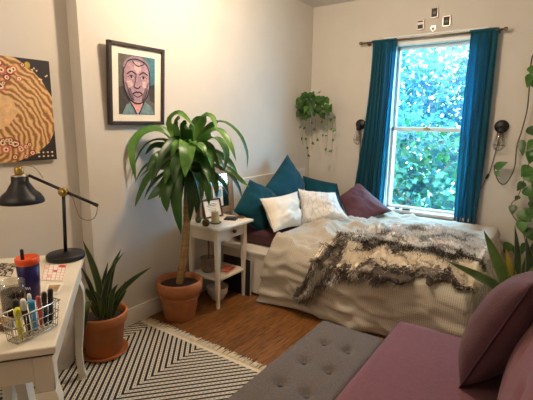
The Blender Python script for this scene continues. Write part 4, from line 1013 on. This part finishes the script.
for k in range(30000):
    u, v = R.random(), R.random(); p = tp(u, v, .010); m = furmat(clamp(u+R.gauss(0, .018)), clamp(v+R.gauss(0, .03)))
    d = (tp(u, min(1, v+.03))-tp(u, max(0, v-.03))); d = d.normalized() if d.length > 1e-6 else V((0, -1, 0))
    ux = (tp(min(1, u+.02), v)-tp(max(0, u-.02), v)).normalized(); up = ux.cross(-d).normalized()
    if up.z < 0 and abs(up.z) > abs(up.y): up = -up
    if up.y > .3 and d.z < -.5: up = -up
    ln = R.uniform(.03, .058); dd = (d*R.uniform(.4, 1)+up*R.uniform(.35, 1.2)+ux*R.uniform(-.6, .6)).normalized()
    s = dd.cross(up).normalized()*R.uniform(.0011, .0024); e_ = p+dd*ln-up*ln*.15
    q.faces([p-s, p+s, p+dd*ln*.6+s*.6, p+dd*ln*.6-s*.6, e_], [(0, 1, 2, 3), (3, 2, 4)], m, True)
fu = link('fur', q, None, t); fu['kind'] = 'stuff'

# ------------------------------------------------------------------ pillows
def pillow(name, label, TL, TR, BR, BL, thick, m, cat='pillow', group='pillows on the bed', pipe=None, concave=.07, seed=0, wr=.012, seam=True):
    TL, TR, BR, BL = V(TL), V(TR), V(BR), V(BL); cen = (TL+TR+BR+BL)/4
    nrm_ = (TR-TL+BR-BL).cross(TL-BL+TR-BR).normalized()
    if nrm_.dot(CAM-cen) < 0: nrm_ = -nrm_
    def mid(u, v):
        # bow the edges inwards, leave corners pointed
        a, b_ = u*2-1, v*2-1; a2 = a*(1-concave*(1-b_*b_)); b2 = b_*(1-concave*(1-a*a)); uu, vv = (a2+1)/2, (b2+1)/2
        return TL.lerp(TR, uu).lerp(BL.lerp(BR, uu), vv)
    def th(u, v):
        a, b_ = abs(u*2-1), abs(v*2-1); return thick/2*max(0, (1-a**2.6)*(1-b_**2.6))**.62
    low = min(k.z for k in (TL, TR, BR, BL))
    t = thing(name, label, cat, V((cen.x, cen.y, low)), group)
    n = 26; q = MB(); bm = q.bm; g = [[None]*(n+1) for _ in range(n+1)]; h = [[None]*(n+1) for _ in range(n+1)]
    for a in range(n+1):
        for b_ in range(n+1):
            u, v = a/n, b_/n; p = mid(u, v); d = th(u, v); w_ = wr*(nz(u*4+seed, v*4, seed)+.6*nz(u*9, v*9+seed, 3))*min(1, d/thick*4)
            g[a][b_] = bm.verts.new(p+nrm_*(d+w_)); h[a][b_] = g[a][b_] if a in (0, n) or b_ in (0, n) else bm.verts.new(p-nrm_*(d-w_*.5))
    for a in range(n):
        for b_ in range(n):
            bm.faces.new((g[a][b_], g[a+1][b_], g[a+1][b_+1], g[a][b_+1])).smooth = True
            try: bm.faces.new((h[a][b_], h[a][b_+1], h[a+1][b_+1], h[a+1][b_])).smooth = True
            except ValueError: pass
    link('cushion', q, m, t)
    if seam:
        E_ = [mid(k/n, 0) for k in range(n)]+[mid(1, k/n) for k in range(n)]+[mid(1-k/n, 1) for k in range(n)]+[mid(0, 1-k/n) for k in range(n)]
        q = MB(); q.tube(E_, .0032, n=6, closed=True); link('seam', q, pipe or m, t)
    return t
M_teal = mat('dark_teal_velvet', '#063c4a', .85, spec=.15, var=.12, scale=6, sheen=.08)
M_teal2 = mat('teal_cotton', '#0b4453', .85, spec=.15, var=.1, scale=6, sheen=.05)
M_wp = mat('white_cotton_pillow', '#e8e0d2', .85, var=.03, bump=.15, bscale=14)
M_pp = mat('white_pillow_with_grey_lines', '#dad4ca', .85, var=0, bump=.15, bscale=14)
N, L, bs = nodes(M_pp); tc = N.new('ShaderNodeTexCoord'); vo = N.new('ShaderNodeTexVoronoi'); vo.feature = 'DISTANCE_TO_EDGE'; vo.inputs['Scale'].default_value = 19; mpn = N.new('ShaderNodeMapping'); mpn.inputs['Scale'].default_value = (1, 1, .6); mpn.inputs['Rotation'].default_value = (.6, .7, .4); L.new(tc.outputs['Object'], mpn.inputs[0]); L.new(mpn.outputs[0], vo.inputs['Vector'])
rp = N.new('ShaderNodeValToRGB'); rp.color_ramp.elements[0].color = srgb('#b0b2b6')+(1,); rp.color_ramp.elements[1].position = .05; rp.color_ramp.elements[1].color = srgb('#e4e0da')+(1,); L.new(vo.outputs['Distance'], rp.inputs[0]); L.new(rp.outputs[0], bs.inputs['Base Color'])
M_plum = mat('plum_linen', '#553039', .85, var=.08, bump=.25, bscale=200, sheen=.08)
M_plumpipe = mat('dark_plum_piping', '#3a1f2a', .85)
X_ = .21
pillow('throw_pillow', 'dark teal pillow standing on its corner in the middle against the headboard', ax(287.5, 155, .15), (.28, -.56, .79), (.33, -.90, .49), (.24, -1.25, .80), .17, M_teal, concave=.03, seed=1)
pillow('throw_pillow', 'dark teal pillow leaning at the left end of the bed, nearest the nightstand', ax(250, 180, .16), ax(278, 193, .25), ax(266, 238, .36), ax(234, 211, .20), .2, M_teal, concave=.03, seed=2)
pillow('throw_pillow', 'teal pillow at the back corner behind the grey lined white pillow', ay(303, 176, -.36), ay(337, 184, -.22), ay(347, 222, -.40), ay(308, 222, -.52), .15, M_teal2, concave=.04, seed=3)
pillow('bed_pillow', 'plain white bed pillow leaning against the teal pillows', ax(260, 199, .36), ax(297.5, 191.5, .38), ax(301.5, 226, .56), ax(274, 232, .56), .19, M_wp, concave=.10, wr=.022, seed=4)
pillow('bed_pillow', 'white pillow with fine grey lines between the plain white and plum pillows', ap(298.5, 189, V((.50, -.85, .7))), ap(335, 192.5, V((.62, -.68, .7))), ap(350, 220, V((.76, -.86, .55))), ap(299, 226, V((.60, -.98, .55))), .17, M_pp, concave=.12, wr=.024, seed=5)
pillow('throw_pillow', 'plum pillow lying by the left curtain under the window', ay(358.5, 182.5, -.20), ay(391.5, 211, -.36), ay(352, 226, -.66), ay(338.5, 197, -.40), .15, M_plum, pipe=M_plumpipe, concave=.05, seed=6)
# two small dark things lying on the sill
for x, y, lb, sz in ((397, 209.3, 'smaller left one of the two small dark phones on the window sill', (.05, .03)), (406, 211.6, 'larger right one of the two small dark phones on the window sill', (.075, .04))):
    p = ay(x, y, -.042); p.z = .553
    t = thing('mobile_phone', lb, 'phone', p, 'small dark phones on the window sill')
    q = MB(); q.box(p+V((0, 0, .0055)), (sz[0], sz[1], .009), rot=.12, bev=.003); link('case', q, M_black, t)
    q = MB(); q.box(p+V((0, 0, .0105)), (sz[0]*.9, sz[1]*.85, .0012), rot=.2); link('screen', q, mat('dark_glass_screen', '#101218', .1, var=0), t)

# flat framed board and albums leaning against the white bed base, below the nightstand
def board(px0, px1, ytop, yb, tilt, m, label, name, cat, em=None, seed=0):
    a = V((px0, yb, .001)); b_ = V((px1, yb, .001)); u = V((1, 0, 0)); w = V((0, sin(tilt), cos(tilt))); n = V((0, -cos(tilt), sin(tilt)))
    h = ytop/cos(tilt); c = (a+b_)/2+w*h/2+n*.006; W = px1-px0
    t = thing(name, label, cat, V((c.x, yb, 0)), 'albums leaning on the bed base')
    q = MB(); q.box(c+V((0, 0, .002)), (W, .006, h), axes=(u, n, w)); link('sleeve', q, m, t)
    if em:
        q = MB(); q.box(c+V((0, 0, .002))+u*(W/2+.002), (.006, .008, h), axes=(u, n, w)); link('pale_edge', q, em, t)
M_alb = mat('dark_patterned_sleeve', '#2a1c1a', .5, var=.0)
N, L, bs = nodes(M_alb); tc = N.new('ShaderNodeTexCoord'); vo = N.new('ShaderNodeTexVoronoi'); vo.inputs['Scale'].default_value = 34; rp = N.new('ShaderNodeValToRGB'); rp.color_ramp.elements[0].color = srgb('#7a4034')+(1,); rp.color_ramp.elements[1].position = .3; rp.color_ramp.elements[1].color = srgb('#1c1514')+(1,); L.new(tc.outputs['Object'], vo.inputs['Vector']); L.new(vo.outputs['Distance'], rp.inputs[0]); L.new(rp.outputs[0], bs.inputs['Base Color'])
board(.10, .36, .30, -1.602, .02, M_alb, 'dark album with a red speckled cover leaning on the bed base', 'record_album', 'album')
board(.14, .395, .30, -1.612, .025, mat('black_sleeve', '#181516', .45, var=.2), 'black album with a pale right edge leaning in front of the speckled one', 'record_album', 'album', mat('pale_card_edge', '#b8b4ac', .7))

# ===================================================================== rug
RX0, RX1, RY0, RY1 = .03, 1.72, -4.7, -2.425
M_rug = mat('black_and_cream_chevron_weave', '#cbbfa6', .95, var=0, bump=.4, bscale=260)
N, L, bs = nodes(M_rug)
tc = N.new('ShaderNodeTexCoord'); sp = N.new('ShaderNodeSeparateXYZ'); L.new(tc.outputs['Object'], sp.inputs[0])
def mth(op, a, b_=None):
    m = N.new('ShaderNodeMath'); m.operation = op
    for i_, v in enumerate((a, b_)):
        if v is None: continue
        if isinstance(v, (int, float)): m.inputs[i_].default_value = v
        else: L.new(v, m.inputs[i_])
    return m.outputs[0]
# object origin is at (RX0, RY1): zig-zag with valleys at x = .61
xx = mth('ADD', sp.outputs[0], RX0-.61+.94*4); tri = mth('PINGPONG', xx, .47)
vv = mth('ADD', sp.outputs[1], mth('MULTIPLY', tri, -1.15))
ph = mth('FRACT', mth('MULTIPLY', vv, 1/.048))
blk = mth('LESS_THAN', ph, .43)
# thin dotted dark line in the middle of each cream stripe
dot = mth('MULTIPLY', mth('LESS_THAN', mth('ABSOLUTE', mth('SUBTRACT', ph, .715)), .055), mth('GREATER_THAN', mth('FRACT', mth('MULTIPLY', sp.outputs[0], 1/.016)), .45))
dk_ = mth('MAXIMUM', blk, dot)
no = N.new('ShaderNodeTexNoise'); no.inputs['Scale'].default_value = 180; L.new(tc.outputs['Object'], no.inputs['Vector'])
mxn = N.new('ShaderNodeMix'); mxn.data_type = 'RGBA'; L.new(dk_, mxn.inputs[0]); mxn.inputs[6].default_value = srgb('#cfc4ae')+(1,); mxn.inputs[7].default_value = srgb('#1d1916')+(1,); L.new(mxn.outputs[2], bs.inputs['Base Color'])
t = thing('rug', 'black and cream chevron rug with a cream fringe under the desk', 'rug', (RX0, RY1, 0))
q = MB(); q.box(((RX0+RX1)/2, (RY0+RY1)/2, .004), (RX1-RX0, RY1-RY0, .007), bev=.002); link('woven_pile', q, M_rug, t)
M_fr = mat('cream_cotton_fringe', '#d6c8aa', .95, var=.1, scale=40)
q = MB(); q.box(((RX0+RX1)/2, RY1+.012, .004), (RX1-RX0, .028, .006), bev=.002); R = random.Random(9)
k = RX0
while k < RX1:
    e_ = R.uniform(-.012, .012); ln = R.uniform(.05, .075)
    q.tube([V((k, RY1+.02, .005)), V((k+e_*.5, RY1+.02+ln*.5, .0065)), V((k+e_, RY1+.02+ln, .003))], [.0028, .0028, .0022], n=5); k += .0062
f_ = link('fringe', q, M_fr, t); f_['kind'] = 'stuff'

# ============================================================ tufted bench
M_grey = mat('grey_woven_upholstery', '#5c5450', .95, var=.22, scale=160, bump=.35, bscale=240)
BX0, BX1, BY0, BY1, BT = 1.392, 1.742, -3.72, -2.30, .385
t = thing('bench', 'long grey button tufted bench in front of the plum sofa', 'bench', ((BX0+BX1)/2, (BY0+BY1)/2, 0))
btn = []
yy = BY1-.2
while yy > BY0+.05:
    btn += [(BX0+.115, yy), (BX1-.115, yy)]; yy -= .19
def benchtop(u, v):
    x = BX0+(BX1-BX0)*u; y = BY0+(BY1-BY0)*v; z = BT
    d = min(min(x-BX0, BX1-x), min(y-BY0, BY1-y)); z -= .02*(1-min(1, d/.025))**2
    for bx, by in btn:
        r2 = (x-bx)**2+(y-by)**2; z -= .02*math.exp(-r2/.0007)+.006*math.exp(-r2/.006)
        # soft pleats between neighbouring buttons
    z -= .004*max(math.exp(-((x-(BX0+.115))/.012)**2), math.exp(-((x-(BX1-.115))/.012)**2))*(1 if d > .06 else 0)*.4
    # rounded corners
    cx_ = clamp(x, BX0+.05, BX1-.05); cy_ = clamp(y, BY0+.05, BY1-.05); dx, dy = x-cx_, y-cy_; r = math.hypot(dx, dy)
    if r > .05: x, y = cx_+dx*.05/r, cy_+dy*.05/r
    return V((x, y, z))
q = MB(); vs = q.grid(benchtop, 44, 150)
bd = [vs[a][0] for a in range(45)]+[vs[44][b_] for b_ in range(1, 151)]+[vs[a][150] for a in range(43, -1, -1)]+[vs[0][b_] for b_ in range(149, 0, -1)]
lo = [q.bm.verts.new((v.co.x, v.co.y, .245)) for v in bd]
for k in range(len(bd)): q.bm.faces.new((bd[k], bd[(k+1) % len(bd)], lo[(k+1) % len(bd)], lo[k])).smooth = True
q.bm.faces.new(lo); link('seat_cushion', q, M_grey, t)
for bx, by in btn:
    q = MB(); q.lathe((bx, by, BT-.024), [(.001, -.004), (.009, -.003), (.011, .001), (.008, .005), (.001, .006)], n=14, cap=False); link('button', q, M_grey, t)
q = MB(); q.box(((BX0+BX1)/2, (BY0+BY1)/2, .215), (BX1-BX0-.03, BY1-BY0-.03, .06), bev=.005); link('frame', q, mat('dark_bench_frame', '#2b2623', .6), t)
for x in (BX0+.045, BX1-.045):
    for y in (BY0+.06, BY1-.06): q = MB(); q.lathe((x, y, 0), [(.014, .0005), (.02, .186)], n=16); link('leg', q, mat('dark_bench_frame', '#2b2623', .6), t)

# ==================================================================== sofa
M_sofa = mat('plum_sofa_fabric', '#6a3f48', .9, var=.10, scale=60, bump=.3, bscale=240, sheen=.1)
SX0, SX1, SY0, SY1, ST = 1.757, 2.245, -4.05, -2.16, .436
t = thing('sofa', 'plum upholstered sofa with a buttoned back filling the lower right corner', 'sofa', ((SX0+SX1)/2+.1, (SY0+SY1)/2, 0))
def slab(x0, x1, y0, y1, ztop, zbot, r, crown=.0):
    q = MB(); NA, NB = 30, 60
    def fn(u, v):
        x = x0+(x1-x0)*u; y = y0+(y1-y0)*v
        d = min(min(x-x0, x1-x), min(y-y0, y1-y)); z = ztop+crown*(1-(2*u-1)**2)*(1-(2*v-1)**8)-r*(1-math.sqrt(max(0, 1-(1-min(1, d/r))**2)))
        cx_ = clamp(x, x0+r, x1-r); cy_ = clamp(y, y0+r, y1-r); dx, dy = x-cx_, y-cy_; rr = math.hypot(dx, dy)
        if rr > r: x, y = cx_+dx*r/rr, cy_+dy*r/rr
        return V((x, y, z+.003*nz(x*5, y*5)))
    vs = q.grid(fn, NA, NB)
    bd = [vs[a][0] for a in range(NA+1)]+[vs[NA][b_] for b_ in range(1, NB+1)]+[vs[a][NB] for a in range(NA-1, -1, -1)]+[vs[0][b_] for b_ in range(NB-1, 0, -1)]
    lo = [q.bm.verts.new((v.co.x, v.co.y, zbot)) for v in bd]
    for k in range(len(bd)): q.bm.faces.new((bd[k], bd[(k+1) % len(bd)], lo[(k+1) % len(bd)], lo[k])).smooth = True
    q.bm.faces.new(lo); return q
q = slab(SX0, SX1+.06, SY0, SY1, ST, .24, .014, .004); sc_ = link('seat_cushion', q, M_sofa, t)
q = MB(); zz = ST-.018; q.tube([V((SX0-.001, SY0+.03, zz)), V((SX0-.001, SY1-.02, zz)), V((SX0+.02, SY1+.001, zz)), V((SX1+.02, SY1+.001, zz))], .004, n=6); link('piping', q, M_plumpipe, sc_)
q = MB(); q.box(((SX0+SX1)/2+.1, (SY0+SY1)/2, .165), (SX1-SX0+.18, SY1-SY0-.04, .15), bev=.01); link('base', q, M_sofa, t)
# reclined back cushion with buttons
bt_ = [(v_, h_) for h_ in (.16, .33) for v_ in (-3.9, -3.62, -3.34, -3.06, -2.78, -2.5)]
def backface(u, v):
    y = SY0+(SY1-.03-SY0)*u; h = .47*v; x = 2.235+.24*h-.03*math.sin(v*pi)
    for by, bh in bt_: r2 = (y-by)**2+(h-bh)**2; x += .026*math.exp(-r2/.0009)+.006*math.exp(-r2/.008)
    e_ = min(1, min(u, 1-u)/.02); x += .03*(1-e_)**2; x += .035*max(0, (v-.9)/.1)**2
    return V((x, y, ST+h-.01))
q = MB(); vs = q.grid(backface, 90, 36)
bk_ = [[q.bm.verts.new((v.co.x*0+2.40+.24*(v.co.z-ST), v.co.y, v.co.z)) for v in (r_[0], r_[-1])] for r_ in vs]
for a in range(90):
    q.bm.faces.new((bk_[a][0], bk_[a+1][0], bk_[a+1][1], bk_[a][1])); q.bm.faces.new((vs[a][36], vs[a+1][36], bk_[a+1][1], bk_[a][1])).smooth = True; q.bm.faces.new((vs[a][0], bk_[a][0], bk_[a+1][0], vs[a+1][0]))
for a in (0, 90):
    q.bm.faces.new([vs[a][k] for k in range(37)]+[bk_[a][1], bk_[a][0]])
link('back_cushion', q, M_sofa, t)
for by, bh in bt_:
    p = V((2.235+.24*bh-.03*math.sin(bh/.47*pi)+.026, by, ST+bh-.01)); q = MB(); q.lathe(p, [(.001, -.004), (.01, -.003), (.012, .001), (.008, .005), (.001, .006)], axis=V((-1, 0, .24)), n=14, cap=False); link('button', q, M_plumpipe, t)
for x in (SX0+.07, SX1+.1):
    for y in (SY0+.1, SY1-.1): q = MB(); q.lathe((x, y, 0), [(.018, .0005), (.026, .092)], n=16); link('leg', q, mat('dark_bench_frame', '#2b2623', .6), t)
# pillow standing on the sofa
M_sp = mat('plum_sofa_pillow', '#502d36', .88, var=.08, bump=.3, bscale=220, sheen=.08)
pillow('throw_pillow', 'large plum pillow with dark piping standing against the sofa back', (2.295, -2.76, .945), (2.325, -2.38, .89), (2.15, -2.30, .445), (2.112, -2.60, .44), .20, M_sp, cat='pillow', group='plum pillows', pipe=M_plumpipe, concave=.04, seed=8)

# ================================================================ lighting
w = bpy.data.worlds.new('sky'); SC.world = w; w.use_nodes = True
N = w.node_tree.nodes; L = w.node_tree.links; bg = N['Background']
sky = N.new('ShaderNodeTexSky'); sky.sky_type = 'HOSEK_WILKIE'; sky.sun_direction = V((-.5, -.55, .65)).normalized(); sky.turbidity = 3
tn = N.new('ShaderNodeMix'); tn.data_type = 'RGBA'; tn.blend_type = 'MIX'; tn.inputs[0].default_value = .7; tn.inputs[7].default_value = (.46, .78, 1.0, 1)
L.new(sky.outputs[0], tn.inputs[6]); L.new(tn.outputs[2], bg.inputs[0]); bg.inputs[1].default_value = 31.0
s = bpy.data.lights.new('sun', 'SUN'); s.energy = 9; s.angle = .02; s.color = (1, .97, .9); so = bpy.data.objects.new('sun', s); COL.objects.link(so)
so.rotation_euler = V((-.35, -.62, .70)).to_track_quat('Z', 'Y').to_euler()
p = bpy.data.lights.new('ceiling_lamp_light', 'POINT'); p.energy = 80; p.color = (1, .80, .60); p.shadow_soft_size = .07; po = bpy.data.objects.new('ceiling_lamp_light', p); COL.objects.link(po); po.location = LC
p = bpy.data.lights.new('rear_fill_light', 'POINT'); p.energy = 32; p.color = (1, .82, .63); p.shadow_soft_size = .1; po = bpy.data.objects.new('rear_fill_light', p); COL.objects.link(po); po.location = (.5, -4.7, 2.2)  # unseen fill light added behind the camera, without a fixture
SC.view_settings.view_transform = 'Standard'; SC.view_settings.look = 'None'; SC.view_settings.gamma = 1; SC.view_settings.exposure = 0
SC.view_settings.use_curve_mapping = False
SC.cycles.max_bounces = 8; SC.cycles.transparent_max_bounces = 12; SC.cycles.sample_clamp_indirect = 6
